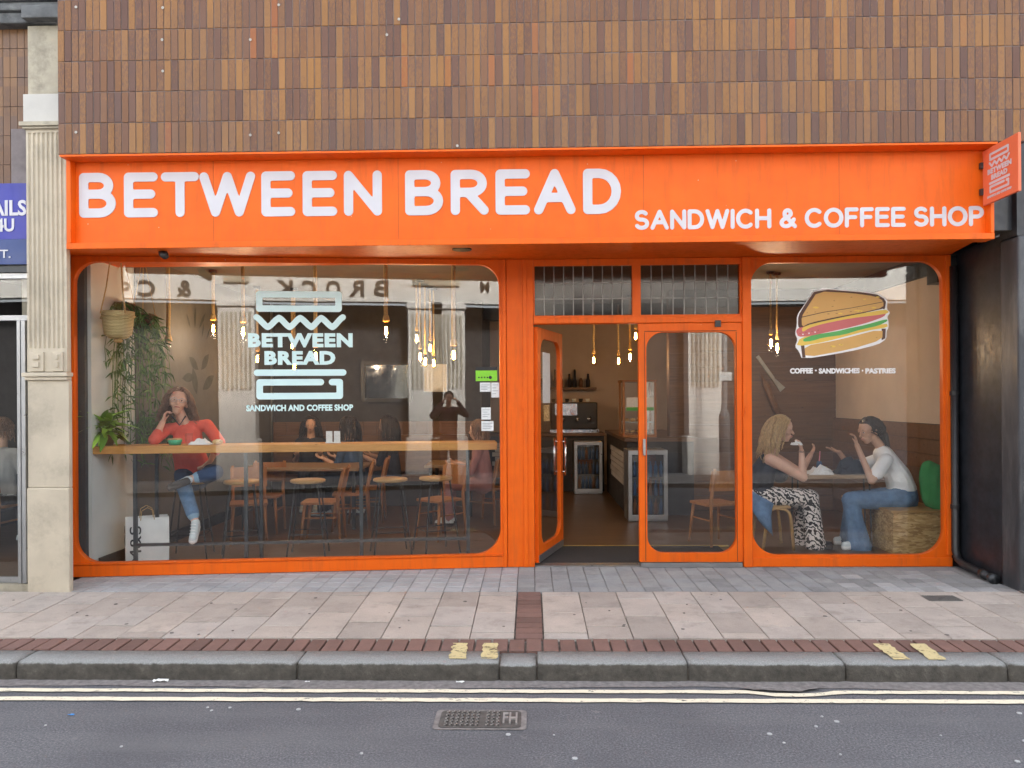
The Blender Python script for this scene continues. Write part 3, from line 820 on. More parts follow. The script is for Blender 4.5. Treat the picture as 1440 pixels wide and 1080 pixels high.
MB().box(XP0-.012, XP1, YB-.02, YB+.3, zp(173)+.002, zp(133)).build('capital_block', M_WHITE, pl, bevel=.006)
MB().box(XP0+.004, XP1, YB+.02, YB+.3, zp(133)+.002, zp(34)).build('upper_block', M_STONE2, pl, bevel=.006)
co = empty('stone_cornice', (-4.6, YB, zp(33)), 'sooty grey stone cornice at the top left corner', 'cornice')
mb = MB(); zc = zp(33)
for a, b, ex in ((0, .09, .02), (.092, .16, .05), (.162, .45, .08)): mb.box(-6.5, TX0-.012, YB-ex, YB+.3, zc+a, zc+b)
mb.build('moulding', M_CORNICE, co, bevel=.012)
MB().box(P(40, 20, YB).x, TX0-.014, YB-.1, YB-.02, zc-.001+.003, zc+.11).build('end_block', M_CORNICE, co, bevel=.01)
YN = -.85
nb = empty('neighbour_shop', (-5.0, YN, 0), 'neighbouring shop edge with blue sign and silver framed glass door', 'shop')
xn1 = XP0-.006
MB().box(-6.6, xn1, YN+.01, YN+.3, zp(262, YN), zp(33)).build('wall', M_GROUT, nb)
w2 = TP*1.08; x = xn1; k = 0
zt = zp(262, YN)
for r in range(6):
    h = TH*.98; 
    for c in range(32):
        xa = xn1-(c+1)*.0625*1.0
        z0 = zp(262, YN)+r*h-.06
        if z0 < zp(262, YN)-.01: z0c = zp(262, YN)
        else: z0c = z0
        if z0c+.02 > zp(35): continue
        MB().box(xa+.002, xa+.0605, YN, YN+.012, z0c+.002, min(z0+h-.003, zp(35, YN))).build('tile', M_TILE2, nb)
M_BLUE = pm('blue_sign_board', (.025, .03, .30), .35, .2, 3, 0)
M_BLUE2 = pm('dark_blue_band', (.02, .05, .19), .35, .15, 3, 0)
zb0, zb1, zbm = zp(373, YN), zp(260, YN), zp(338, YN)
sg = MB().box(-6.6, xn1, YN-.06, YN, zbm, zb1).build('sign', M_BLUE, nb)
MB().box(-6.6, xn1-.001, YN-.062, YN, zb0, zbm-.001).build('sign_band', M_BLUE2, nb)
ID = Matrix.Identity(4)
def lt(body, xa, xb, ya, yb, mat=M_LET, off=.03):
    a = P(xa, yb, YN-.065); b = P(xb, ya, YN-.065)
    return text_on(body, 'lettering', mat, nb, a.x, b.x, a.z, b.z, ID, YN-.066, off)
M_PINKSH = pm('pink_letter_edge', (.7, .25, .4), .5)
lt('NAILS', -31, 37, 281, 304); lt('4U', -6, 20, 307, 326); lt('ST.', -8, 15, 351, 363, off=.015)
for xa in (-10, 1, 12, 27): pass
# door and frame of the neighbour
zt0 = zp(380, YN); 
MB().box(-6.6, xn1, YN-.03, YN+.1, zp(383, YN), zb0-.004).build('frame_head', M_STEEL, nb)
MB().box(-6.6, xn1, YN+.0, YN+.06, zp(391, YN), zp(383, YN)-.002).build('transom_bar', M_ALU, nb)
MB().box(-6.6, xn1, YN+.0, YN+.06, zp(450, YN), zp(443, YN)).build('door_head', M_ALU, nb)
for xa, xb in ((25, 30), (31, 37)):
    MB().box(P(xa, 600, YN).x, P(xb, 600, YN).x, YN-.01, YN+.05, .05, zp(450, YN)-.002).build('door_stile', M_ALU, nb, bevel=.004)
MB().box(-6.6, P(25, 600, YN).x, YN+.02, YN+.05, .05, .10).build('door_bottom_rail', M_ALU, nb)
MB().box(-6.6, xn1, YN-.02, YN+.25, -.02, .045).build('step', M_STONE2, nb)
MB().box(-6.6, P(25, 600, YN).x-.002, YN+.03, YN+.038, .101, zp(450, YN)-.002).build('glass', M_GLASS, nb)
MB().box(-6.6, xn1, YN+.03, YN+.038, zp(443, YN)+.002, zp(391, YN)-.002).build('glass', M_GLASS, nb)
MB().box(-6.6, -4.2, YN+.3, 3.5, -.02, .04).build('floor', M_FLOOR, nb)
MB().box(-6.6, -4.2, 3.5, 3.6, 0, 3.2).build('back_wall', M_PANEL, nb)
MB().box(-6.7, -6.6, YN+.2, 3.6, 0, 3.6).build('side_wall', M_CHARC, nb)
MB().box(-6.6, -4.2, YN+.2, 3.6, 3.1, 3.2).build('ceiling', M_CEIL, nb)
fr = MB(); a = P(8, 460, 3.4); fr.box(-6.1, -5.75, 3.44, 3.49, 1.1, 2.2); fr.build('picture_frame', M_BLACKP, nb)
MB().box(-6.05, -5.8, 3.43, 3.445, 1.15, 2.15).build('picture', M_PAPER, nb)
lp = MB().box(-6.2, -5.4, .6, .85, 3.06, 3.098); lp.build('ceiling_light', emit('tube_light', (1, .85, .55), 1.2), nb)
# ================================================================ RIGHT: black pier, pipe
XPR = 3.975; XF1_ = P(1399, 330, -1.0).x
pr = empty('black_pier', (4.4, YB, 0), 'black polished stone pier at the right edge', 'pier')
for i, (za, zb) in enumerate(((-.02, .72), (.723, 1.62), (1.623, 2.34), (2.343, 3.35), (3.353, 4.2), (4.203, 7.5))):
    MB().box(XPR+.12, 6.5, YB-.004, YB+.4, za, zb).build('panel', M_BLACKST, pr, bevel=.003)
MB().box(XPR, XPR+.117, YB-.002, YB+.25, -.02, 2.9).build('corner_trim', M_BLACKST2, pr, bevel=.02)
MB().box(XPR+.004, XPR+.117, YB+.02, YB+.25, 2.903, 7.5).build('corner_trim', M_BLACKST, pr)
MB().box(XF1_+.003, XPR+.002, -.86, -.4, 2.96, TZ0+.3).build('infill', M_BLACKST, pr)
MB().box(XPR+.02, XPR+.3, YB+.253, .3, -.02, 2.95).build('return_wall', M_BLACKST, pr)
dp = empty('drain_pipe', (XPR, -.1, 0), 'black plastic waste pipe lying along the foot of the black pier', 'pipe')
pts = [(XPR-.04, -.06, 2.8), (XPR-.04, -.06, .16), (XPR-.04, -.1, .09), (XPR-.045, -.2, .065), (XPR-.06, -.66, .045)]
MB().tube(pts[:2]+pts[2:], .034, 12).build('pipe', M_BLACKP, dp, True)
MB().tube([(XPR-.055, -.5, .052), (XPR-.058, -.58, .049)], .042, 12).build('coupling', M_BLACKP, dp, True)
MB().tube([(XPR-.06, -.64, .046), (XPR-.062, -.70, .042)], [.04, .046], 12).build('outlet', M_STEEL, dp, True)
for z in (.55, 1.6): MB().tube([(XPR-.04, -.06, z), (XPR-.04, -.06, z+.04)], .041, 12).build('clip', M_BLACKP, dp)

# ================================================================ FASCIA SIGN
fs = empty('fascia_sign', (0, -.95, 2.85), 'long orange fascia sign with raised white rounded lettering', 'shop sign')
YF, YBD = -1.0, -.925
XF0, XF1 = P(93, 340, YF).x, P(1399, 330, YF).x
ZF0, ZF1 = 2.862, TZ0-.004
MB().box(XF0+.03, XF1-.03, YBD, YBD+.05, ZF0+.05, ZF1).build('board', M_OR, fs)
MB().box(XF0, XF1, YF, YBD+.06, ZF0, ZF0+.05-.001).build('bottom_rail', M_OR, fs, bevel=.004)
MB().box(XF0+.001, XF0+.038, YF+.002, YBD+.05, ZF0+.05, ZF1).build('end_rail', M_OR, fs, bevel=.004)
MB().box(XF1-.030, XF1-.001, YF+.002, YBD+.05, ZF0+.05, ZF1).build('end_rail', M_OR, fs, bevel=.004)
MB().box(TX0+.01, XF1-.03, YT+.004, YBD-.001, ZF1-.012, ZF1+.003).build('top_flashing', M_OR, fs)
MB().box(XF0+.04, XF1-.032, YBD-.02, YBD-.0005, ZF0+.05, ZF0+.062).build('bead', M_OR, fs)
mb = MB()
for px in (300, 560, 905, 1180): 
    x = P(px, 300, YBD).x; mb.box(x, x+.0025, YBD-.0015, YBD+.001, ZF0+.063, ZF1-.012)
mb.build('board_joints', pm('dark_board_joint', (.26, .05, .01), .6), fs)  # thin strips in darker orange mark the panel joints
def letter(ch, x0, x1, z0, z1, rr, y, th, parent, m):
    w, st = FONT[ch]; h = z1-z0-2*rr; ww = x1-x0-2*rr
    sx = ww/w if w > 0 else 1
    S = [[(x0+rr+px*sx, z0+rr+pz*h) for px, pz in s] for s in st]
    mb = MB()
    for grp in split_loops(stroke_loops(S, rr)): mb.plate(grp, y-th, y)
    return mb.build('letter', m, parent)
for ch, xa, xb in (('B', 112, 163), ('E', 175, 222), ('T', 227, 280), ('W', 281, 359), ('E', 368, 415), ('E', 426, 474), ('N', 484, 537), ('B', 570, 623), ('R', 634, 687), ('E', 697, 745), ('A', 751, 809), ('D', 820, 873)):
    ym0 = 243-(xa-112)*.0085; ym1 = 306.5-(xa-112)*.0072
    a = P(xa, ym1, YBD); b = P(xb, ym0, YBD)
    letter(ch, a.x, b.x, a.z, b.z, .0385, YBD+.0005, .007, fs, M_LET)
s2 = 'SANDWICH & COFFEE SHOP'
H2 = .205; r2 = .0165
adv = []; tot = 0
for ch in s2:
    wd = .36 if ch == ' ' else FONT[ch][0]+.30+(.0)
    adv.append(wd); tot += wd
xa, xb = P(892, 310, YBD), P(1378, 305, YBD)
zz0, zz1 = P(892, 323.5, YBD).z, P(1381, 318, YBD).z; hh = P(892, 295.5, YBD).z-zz0
k = (xb.x-xa.x)/(tot-.30+.0); x = xa.x
for ch, wd in zip(s2, adv):
    if ch != ' ':
        t = (x-xa.x)/(xb.x-xa.x); z0 = zz0+(zz1-zz0)*t*.3
        letter(ch, x, x+FONT[ch][0]*k+2*r2 if FONT[ch][0] else x+2*r2+.0001, z0, z0+hh, r2, YBD+.0005, .005, fs, M_LET)
    x += wd*k
# soffit under the fascia
sf = MB().add([(-4.4, YF+.12, 2.915), (XF1-.002, YF+.12, 2.915), (XPR-.01, .2, 2.915), (-4.4, .2, 2.915), (-4.4, YF+.12, 2.93), (XF1-.002, YF+.12, 2.93), (XPR-.01, .2, 2.93), (-4.4, .2, 2.93)], [(0, 1, 2, 3), (7, 6, 5, 4), (0, 4, 5, 1), (1, 5, 6, 2), (2, 6, 7, 3), (3, 7, 4, 0)]).build('soffit', M_OR, fs)
MB().box(-4.4, XF1-.01, YBD+.06, .3, 2.932, TZ0+.3).build('fascia_core', M_GROUT, fs)
p = P(651, 356, -.45); MB().lathe((p.x, -.55, 2.905), [(.085, 0), (.085, .012), (.06, .012)], 20).build('soffit_vent', M_BLACKP, fs)
mb = MB(); mb.tube([(P(228, 360, -.8).x, -.8, 2.905), (P(231, 362, -.8).x, -.82, 2.85), (P(240, 366, -.8).x, -.9, 2.815)], [.03, .038, .03], 10)
tag(mb.build('spotlight', M_BLACKP, None, True), 'small black spotlight under the soffit above the left window', 'light')
# projecting sign
Yp = -.98
c0 = P(1384, 240, -.98)
pa = Vector((P(1384, 240, -.96).x, -.96, 0)); 
z0, z1 = P(1384, 289, -.96).z, P(1384, 209, -.96).z
xs = pa.x; yo = -1.42
pb = P(1434, 230, yo)
ps = empty('projecting_sign', (pa.x, -.96, z0), 'small orange projecting sign with stacked white sandwich logo', 'hanging sign')
sd = Vector((pb.x-pa.x, yo+.96, 0)); sl_ = sd.length; sd.normalize()
PT = Matrix.Translation((pa.x, -.96, 0)) @ Matrix.Rotation(math.atan2(sd.y, sd.x), 4, 'Z')
M_OR2 = pm('projecting_sign_orange', (.74, .165, .07), .5, .05, 4, 0)
zt_, zb_ = P(1434, 190, yo).z, P(1434, 269, yo).z
z0 = (z0+zb_)/2; z1 = (z1+zt_)/2
MB(PT).box(0, sl_, -.012, .012, z0, z1).build('panel', M_OR2, ps, bevel=.004)
def logo(parent, T, y, x0, x1, z0, z1, m, th=.0012, small=True, boldoff=.055):
    """stacked sandwich logo fitted in a box; design space 155 x 168"""
    sx = (x1-x0)/155.; sz = (z1-z0)/168.
    def q(u, v): return (x0+u*sx, z1-v*sz)
    def strokes(name, S, rad):
        mb = MB(T)
        for grp in split_loops(stroke_loops([[q(*p) for p in s] for s in S], rad*(sx+sz)/2)): mb.plate(grp, y-th, y)
        return mb.build(name, m, parent)
    strokes('bun_outline', [[(19, 4), (132, 4), (132, 24), (19, 24), (19, 4)]], 4.6)
    zz = [(15, 36), (31, 50), (47, 37), (62, 50), (77, 37), (93, 50), (107, 37), (123, 50), (138, 36)]
    sm = []
    for a, b in zip(zz[:-1], zz[1:]):
        for i in range(8):
            t = i/8; c = (1-math.cos(math.pi*t))/2; c = .45*c+.55*t
            sm.append((a[0]+(b[0]-a[0])*t, a[1]+(b[1]-a[1])*c))
    strokes('zigzag', [sm+[zz[-1]]], 4.3)
    def tx(body, a, b, c, d, off, sp=1.0):
        p0 = q(a, d); p1 = q(b, c); return text_on(body, 'lettering', m, parent, p0[0], p1[0], p0[1], p1[1], T, y-th, off, sp, th)
    tx('BETWEEN', 3, 152, 58.5, 78.5, boldoff, 1.12); tx('BREAD', 26, 127, 83.5, 103, boldoff, 1.12)
    strokes('bar', [[(15.5, 114), (138, 114)]], 4.6)
    strokes('bun_outline', [[(106, 127.5), (19, 127.5), (19, 147), (133, 147), (133, 127.5), (122, 127.5)]], 4.6)
    if small: tx('SANDWICH AND COFFEE SHOP', 0, 152, 159, 168, .045, 1.04)
logo(ps, PT, -.0125, sl_*.14, sl_*.84, z0+.04, z1-.05, M_LET, .001)
for zb in (z1-.14, z0+.09): MB(PT).box(-.02, .01, -.03, .03, zb, zb+.05).build('bracket', M_STEEL, ps)
# ================================================================ SHOP FRONT
sfm = empty('shop_front', (0, 0, 0), 'orange timber shop front with rounded window openings and open door', 'shop front')
ZH = 2.912
# left window, askew: local frame WT (x along, y inward, z up)
a0 = PW(107, 600).x; a1 = PW(703, 600).x
zo0 = PW(400, 785).z; zo1 = PW(400, 370.5).z
fo = rrect(0.0, WLEN-.002, 0.0, ZH, 0); ho = rrect(a0, a1, zo0, zo1, [.22, .24, .2, .2], 10)
MB(WT).plate([rect(-.15, WLEN-.002, 0.004, ZH), ho], -.03, .04).build('window_frame', M_OR, sfm, bevel=.003)
MB(WT).box(-.15, WLEN-.01, -.05, -.031, zo0-.012, zo0-.002).build('sill_bead', M_OR, sfm)
MB(WT).box(-.15, WLEN-.004, -.042, -.0305, .006, zo0-.02).build('bottom_rail', M_OR, sfm, bevel=.003)
MB(WT).box(a0-.03, a1+.03, .002, .010, zo0-.03, zo1+.03).build('window_pane', M_GLASS, sfm)
# post between window and door
X = lambda px, py=620: P(px, py, 0).x
Z = lambda py, px=900: P(px, py, 0).z
xpA, xpB = WB.x-.002, X(751)
MB().box(xpA+.04, xpB, -.028, .09, .004, ZH).build('post', M_OR, sfm, bevel=.003)
MB().box(xpA, xpA+.037, -.045, .09, .004, ZH).build('post_bead', M_OR, sfm, bevel=.006)
MB().box(X(736), X(742), -.04, -.029, .004, ZH).build('post_bead', M_OR, sfm, bevel=.004)
MB().lathe((X(710), -.047, Z(437)), [(.014, 0), (.012, .006), (.004, .008)], 12, Matrix.Rotation(R(90), 3, 'X')).build('bell_push', M_OR, sfm)
MB().box(X(734), X(738), -.05, -.03, Z(573), Z(564)).build('hinge', M_OR, sfm)
# transom lights with leaded panes
zt0, zt1 = Z(443), Z(373)
hd0, hd1 = X(751), X(1045)
l1 = (X(753), X(890)); l2 = (X(902), X(1041))
MB().plate([rect(hd0+.002, hd1, Z(455), ZH), rect(*l1, zt0, zt1), rect(*l2, zt0, zt1)], -.02, .06).build('transom_frame', M_OR, sfm, bevel=.003)
MB().box(hd0+.004, hd1-.004, -.036, -.021, Z(455)+.004, Z(447)).build('transom_sill', M_OR, sfm, bevel=.004)
for lx0, lx1 in (l1, l2):
    tl = empty('transom_light', (lx0, .02, zt0)); tl.parent = sfm
    nC, nR = 10 if lx0 == l1[0] else 9, 3
    hs_ = [0, .34, .66, 1]
    for i in range(nC):
        for j in range(nR):
            xa = lx0+(lx1-lx0)*i/nC; xb = lx0+(lx1-lx0)*(i+1)/nC; za = zt0+(zt1-zt0)*hs_[j]; zb = zt0+(zt1-zt0)*hs_[j+1]
            mb = MB(); tl_, tr_ = rng.uniform(-.0012, .0012), rng.uniform(-.0012, .0012)
            mb.add([(xa, .02+tl_, za), (xb, .02+tr_, za), (xb, .02-tl_, zb), (xa, .02-tr_, zb), (xa, .025, za), (xb, .025, za), (xb, .025, zb), (xa, .025, zb)], [(0, 1, 2, 3), (7, 6, 5, 4), (0, 4, 5, 1), (1, 5, 6, 2), (2, 6, 7, 3), (3, 7, 4, 0)])
            mb.build('pane', M_LEAD, tl)
    for i in range(1, nC):
        xx = lx0+(lx1-lx0)*i/nC; MB().box(xx-.0045, xx+.0045, .014, .03, zt0, zt1).build('lead_came', M_LEADCAME, tl)
    for j in (1, 2):
        zz = zt0+(zt1-zt0)*hs_[j]; MB().box(lx0, lx1, .0135, .0305, zz-.0045, zz+.0045).build('lead_came', M_LEADCAME, tl)
# fixed glazed door leaf on the right
xd0, xd1 = X(898), X(1043)
MB().plate([rect(xd0, xd1, .05, Z(455)-.002), rrect(X(909), X(1034), Z(777), Z(468), .16, 8)], -.03, .03).build('fixed_leaf', M_OR, sfm, bevel=.003)
MB().box(X(908), X(1035), 0, .006, Z(779), Z(466)).build('door_pane', M_GLASS, sfm)
MB().box(xd0+.01, xd1-.01, -.045, .02, .004, .047).build('threshold_strip', M_ALU, sfm)
MB().box(X(905)-.012, X(905)+.012, -.055, -.03, Z(640), Z(617)).build('pull_handle', M_ALU, sfm, bevel=.004)
MB().box(X(1005), X(1013), -.05, -.03, Z(461), Z(452)).build('door_sensor', M_BLACKP, sfm)
mb = MB()
for xa, xb, za, zb in ((X(906), X(907), .06, Z(468)), (X(1034.5), X(1035.5), .06, Z(468)), (X(906), X(1035.5), Z(467), Z(466))): mb.box(xa, xb, -.0312, -.02, za, zb)
mb.build('leaf_joint', pm('joint_gap', (.12, .03, .01), .8), sfm)
# open leaf, hinged at the post and swung inwards
xh = X(754); leaf = empty('open_leaf', (xh, .03, 0)); leaf.parent = sfm
LW = X(897)-X(757)-.01
ang = R(73)
LT = Matrix.Translation((xh, .03, 0)) @ Matrix.Rotation(ang, 4, 'Z')
zl1 = Z(458)
MB(LT).plate([rect(0, LW, .03, zl1), rrect(.10, LW-.10, .17, zl1-.10, .15, 8)], -.02, .02).build('frame', M_OR, leaf, bevel=.003)
MB(LT).box(.09, LW-.09, -.003, .003, .16, zl1-.09).build('pane', M_GLASS, leaf)
MB(LT).box(0, LW, -.024, -.021, .03, .10).build('kick_strip', M_ALU, leaf)
for s in (-1, 1):
    mb = MB(LT); mb.tube([(LW-.05, s*.06, .78), (LW-.05, s*.06, 1.18)], .012, 8)
    for z in (.82, 1.14): mb.tube([(LW-.05, 0, z), (LW-.05, s*.06, z)], .008, 6)
    mb.build('pull_handle', M_CHROME, leaf, True)
MB(LT).box(.22, .48, -.008, -.004, 1.55, 2.05).build('poster', M_TAPE, leaf)
MB(LT).box(.25, .45, -.008, -.004, 1.37, 1.53).build('notice', M_OSB, leaf)
# jamb and right window
MB().box(X(1043)+.002, X(1056)-.002, -.05, .09, .004, ZH).build('post', M_OR, sfm, bevel=.006)
MB().box(X(1047)-.008, X(1047)+.008, -.065, -.05, Z(582), Z(572)).build('lock', M_OR, sfm)
xr0, xr1 = X(1056), X(1336)
MB().plate([rect(xr0, xr1, .004, ZH), rrect(X(1056.5), X(1325), Z(780), Z(372), [.24, .24, .2, .2], 10)], -.02, .04).build('window_frame', M_OR, sfm, bevel=.003)
MB().box(xr0+.002, xr1, -.035, -.0205, .006, Z(784)).build('bottom_rail', M_OR, sfm, bevel=.003)
MB().box(xr1-.05, xr1-.001, -.036, -.0207, Z(780), ZH-.002).build('side_bead', M_OR, sfm, bevel=.004)
MB().box(X(1057)-.02, X(1325)+.02, .002, .010, Z(781), Z(371)).build('window_pane', M_GLASS, sfm)
MB().box(xr1+.002, XPR+.03, .0, .1, 0, ZH).build('side_filler', M_BLACKP, sfm)
# threshold
MB().box(X(751), X(1043), -.0, .12, .0, .012).build('threshold', M_ALU, sfm)

# ================================================================ DECALS ON THE GLASS
dc = empty('window_logo', WT @ Vector((PW(423, 580).x, 0, PW(423, 580).z)), 'pale stacked sandwich logo lettered on the left window', 'window decal')
pA, pB = PW(346.5, 578.5), PW(498.5, 410.5)
logo(dc, WT, -.0015, pA.x, pB.x, pA.z, pB.z, M_VINYL, .0012)
def sticker(name, pxs, m, label, cat, group=None, dy=-.002):
    a = PW(pxs[0], pxs[3]); b = PW(pxs[2], pxs[1])
    o = MB(WT).box(a.x, b.x, dy-.0012, dy, a.z, b.z).build(name, m); tag(o, label, cat, group); return o
e = empty('rating_sticker', (0, 0, 0), 'bright green hygiene rating sticker on the left window', 'sticker')
a, b = PW(669, 536), PW(699, 521)
MB(WT).box(a.x, b.x, -.0032, -.002, a.z, b.z).build('green_panel', M_LIME, e)
MB(WT).box(a.x-.005, b.x+.002, -.0032, -.002, b.z+.002, b.z+.035).build('header', M_BLACKPR, e)
mb = MB(WT)
for i in range(5): mb.lathe((a.x+.03+i*.027, -.0034, a.z+.035), [(.008 if i < 4 else .016, 0), (.006, .001)], 10, Matrix.Rotation(R(90), 3, 'X'))
mb.build('score_marks', M_BLACKPR, e)
for (q, lab) in (((675, 538, 690, 551), 'small white notice under the green rating sticker'), ((691, 538, 702, 559), 'tall narrow white notice at the window edge'),
                 ((677, 573, 690, 590), 'upper of the pale leaflets low on the left window edge'), ((677, 592, 694, 606), 'lower of the pale leaflets low on the left window edge')):
    s_ = sticker('window_notice', q, M_TAPE, lab, 'notice', 'notices on the window edge')
    a, b = PW(q[0], q[3]), PW(q[2], q[1]); mb = MB(WT)
    for i in range(4):
        z = b.z-.02-i*(b.z-a.z-.03)/4; mb.box(a.x+.01, b.x-.01-.02*(i % 2), -.0045, -.0033, z-.004, z)
    mb.build('print', pm('grey_print', (.25, .27, .3), .7), s_)
# sandwich picture on the right window (plain sandwich)
sw = empty('sandwich_decal', P(1185, 500, 0), 'cut sandwich picture with salami, cheese and lettuce on the right window', 'window decal')
def RW(px, py): 
    p = P(px, py, -.001); return (p.x, p.z)
def flat(name, pts, m, lay, sm=True):
    pts = [RW(*p) for p in pts]
    if sm:                                                          # round the corners once (Chaikin)
        q = []
        for i in range(len(pts)):
            a, b = pts[i], pts[(i+1) % len(pts)]
            q += [(a[0]*.8+b[0]*.2, a[1]*.8+b[1]*.2), (a[0]*.2+b[0]*.8, a[1]*.2+b[1]*.8)]
        pts = q
    if area(pts) < 0: pts = pts[::-1]
    y = .0015-lay*.0009
    return MB().plate([pts], y-.0008, y).build(name, m, sw)
def cr(x, y): return (1060+x/5.143, 360+y/5.143)                     # enlarged-crop units -> photo
M_BREAD = pm('bread_print', (.68, .40, .125), .5, .04, 5, 0); M_CRUST = pm('crust_print', (.10, .045, .03), .5, .05, 5, 0)
M_CHEESE = pm('cheese_print', (.80, .56, .10), .5, .04, 5, 0); M_SALAMI = pm('salami_print', (.62, .16, .16), .5, .05, 5, 0)
M_LETT = pm('lettuce_print', (.10, .42, .10), .5, .06, 5, 0); M_SPECK = pm('speck_print', (.40, .22, .07), .5, .05, 5, 0)
flat('white_border', [cr(*p) for p in ((450, 228), (700, 250), (880, 265), (968, 310), (962, 385), (988, 408), (965, 440), (975, 470), (975, 520), (960, 545), (960, 600), (900, 640), (700, 690), (350, 748), (328, 690), (298, 655), (318, 605), (298, 560), (312, 500), (312, 430), (360, 360))], M_VINYLW, 0)
flat('crust', [cr(*p) for p in ((452, 236), (880, 270), (958, 318), (948, 388), (930, 380), (340, 525), (320, 510), (322, 430), (372, 350))], M_CRUST, 1)
flat('crust', [cr(*p) for p in ((340, 640), (365, 640), (375, 735), (352, 735))], M_CRUST, 1, False)
flat('crust', [cr(*p) for p in ((925, 525), (955, 525), (952, 595), (925, 610))], M_CRUST, 1, False)
flat('bottom_bread', [cr(*p) for p in ((368, 650), (600, 610), (932, 525), (930, 605), (700, 675), (372, 735))], M_BREAD, 2)
flat('cheese', [cr(*p) for p in ((335, 590), (500, 560), (960, 485), (972, 515), (820, 540), (500, 625), (306, 655))], M_CHEESE, 3)
flat('lettuce', [cr(*p) for p in ((355, 600), (430, 570), (600, 545), (700, 520), (800, 500), (960, 455), (968, 470), (900, 505), (780, 530), (650, 570), (500, 590), (420, 615), (360, 620))], M_LETT, 4)
flat('salami', [cr(*p) for p in ((304, 540), (330, 515), (600, 470), (800, 425), (960, 410), (940, 440), (830, 480), (700, 515), (560, 545), (400, 580), (320, 585))], M_SALAMI, 5)
flat('cheese', [cr(*p) for p in ((345, 520), (420, 490), (700, 430), (950, 385), (978, 405), (950, 420), (700, 450), (500, 490), (400, 520), (352, 552))], M_CHEESE, 6)
flat('top_bread', [cr(*p) for p in ((460, 256), (700, 268), (880, 292), (936, 325), (936, 372), (800, 405), (600, 440), (400, 485), (348, 515), (344, 440), (390, 365))], M_BREAD, 7)
flat('slice_edge', [cr(*p) for p in ((345, 440), (500, 405), (700, 375), (935, 330), (935, 334), (700, 379), (500, 410), (345, 446))], M_CRUST, 8, False)
for i in range(26):
    u = rng.random(); v = rng.random()
    x = 370+u*540; y = (430-u*120) + (v-.5)*(120 if u > .12 else 40)
    if y < 262+u*30: y = 275+u*40
    if i > 19: x = 390+rng.random()*500; y = 690-(x-390)*.2
    s = rng.uniform(3, 7) if i % 3 else rng.uniform(9, 18)
    flat('crumb_hole', [cr(x-s*1.5, y+2), cr(x-s*.5, y-s*.5), cr(x+s*1.5, y-3), cr(x+s*.7, y+s*.5)], M_SPECK if i % 3 else M_CHEESE, 9)
for i in range(7):
    x = 325+i*22; y = 560-i*4+(i % 2)*10; flat('salami_fleck', [cr(x, y), cr(x+9, y-5), cr(x+14, y+3), cr(x+5, y+7)], M_VINYLW if i % 2 else M_LIP, 8.4)
IT = Matrix.Identity(4)
td = empty('window_lettering', P(1185, 521, 0), 'white COFFEE SANDWICHES PASTRIES lettering across the right window', 'window decal')
def tword(body, xa, xb, ya=517.5, yb=525.5):
    a, b = RW(xa, yb), RW(xb, ya); text_on(body, 'lettering', M_VINYLW, td, a[0], b[0], a[1], b[1], IT, -.001, .05)
tword('COFFEE', 1111, 1143); tword('SANDWICHES', 1151.5, 1209); tword('PASTRIES', 1217, 1259.5)
for px in (1147.3, 1213): MB().lathe((RW(px, 521)[0], -.001, RW(px, 521)[1]), [(.0085, 0), (.0085, .001)], 10, Matrix.Rotation(R(90), 3, 'X')).build('dot', M_VINYLW, td)

# ================================================================ ROOM
ZC = 3.1; XW0, XW1 = -4.06, 4.27; YE = 7.0
def room(name, b, m):
    o = b.build(name, m); tag(o, kind='structure'); return o
room('floor', MB().box(-4.3, 4.4, .13, 7.2, -.1, .003), M_FLOOR)
# floor boards as their own strips near the windows are too dim to tell apart; the grain carries them
room('ceiling', MB().box(-4.3, 4.4, .13, 7.2, ZC, ZC+.1), M_CEIL)
room('wall_left', MB().add([(XW0, -.28, 0), (XW0, YE, 0), (XW0, YE, ZC), (XW0, -.28, ZC), (XW0-.15, -.28, 0), (XW0-.15, YE, 0), (XW0-.15, YE, ZC), (XW0-.15, -.28, ZC)], [(0, 1, 2, 3), (7, 6, 5, 4), (0, 4, 5, 1), (1, 5, 6, 2), (2, 6, 7, 3), (3, 7, 4, 0)]), M_PLASTER)
room('wall_left_shade_sheet', MB().box(XW0+.0005, XW0+.012, .5, 4.6, 0.001, ZC-.001), pm('shaded_wall_grey', (.11, .105, .10), .85, .06, 3, .1))  # dark sheet over the plaster; the room's shade is put into its colour
room('wall_right', MB().box(XW1, XW1+.15, .1, YE, 0, ZC), M_BEIGE)
room('wall_back', MB().box(-4.2, 4.4, YE, YE+.15, 0, ZC), M_BEIGE)
room('head_beam', MB().box(-4.3, 4.4, .15, .3, 2.93, ZC), M_NAVY)
XNK = 1.95
room('wall_dining', MB().box(-4.0, -.75, 4.6, 4.75, 0, ZC), M_CHARC)
room('wall_dining_end', MB().box(-.9, -.75, 4.75, YE, 0, ZC), M_CHARC)
nk = room('wall_nook', MB().box(XNK, XW1, 3.6, 3.75, 0, ZC), M_PANEL)
for i in range(13):
    z = .02+i*.2; 
    if z+.19 > 2.5: break
    MB().box(XNK+.002, XW1-.002, 3.57, 3.599, z, z+.194).build('plank', M_PANEL, nk)
wp = room('wainscot', MB().box(XW1-.03, XW1-.001, .12, 3.57, 0.02, 1.3), M_CHARC)
for i in range(8): MB().box(XW1-.05, XW1-.031, .12, 3.565, .02+i*.16, .02+i*.16+.155).build('plank', M_PANEL, wp)
room('cornice_right', MB().box(XW1-.05, XW1-.001, .3, 3.6, ZC-.22, ZC-.001), M_NAVY)
room('cornice_nook', MB().box(XNK, XW1-.05, 3.52, 3.599, ZC-.24, ZC-.001), M_NAVY)
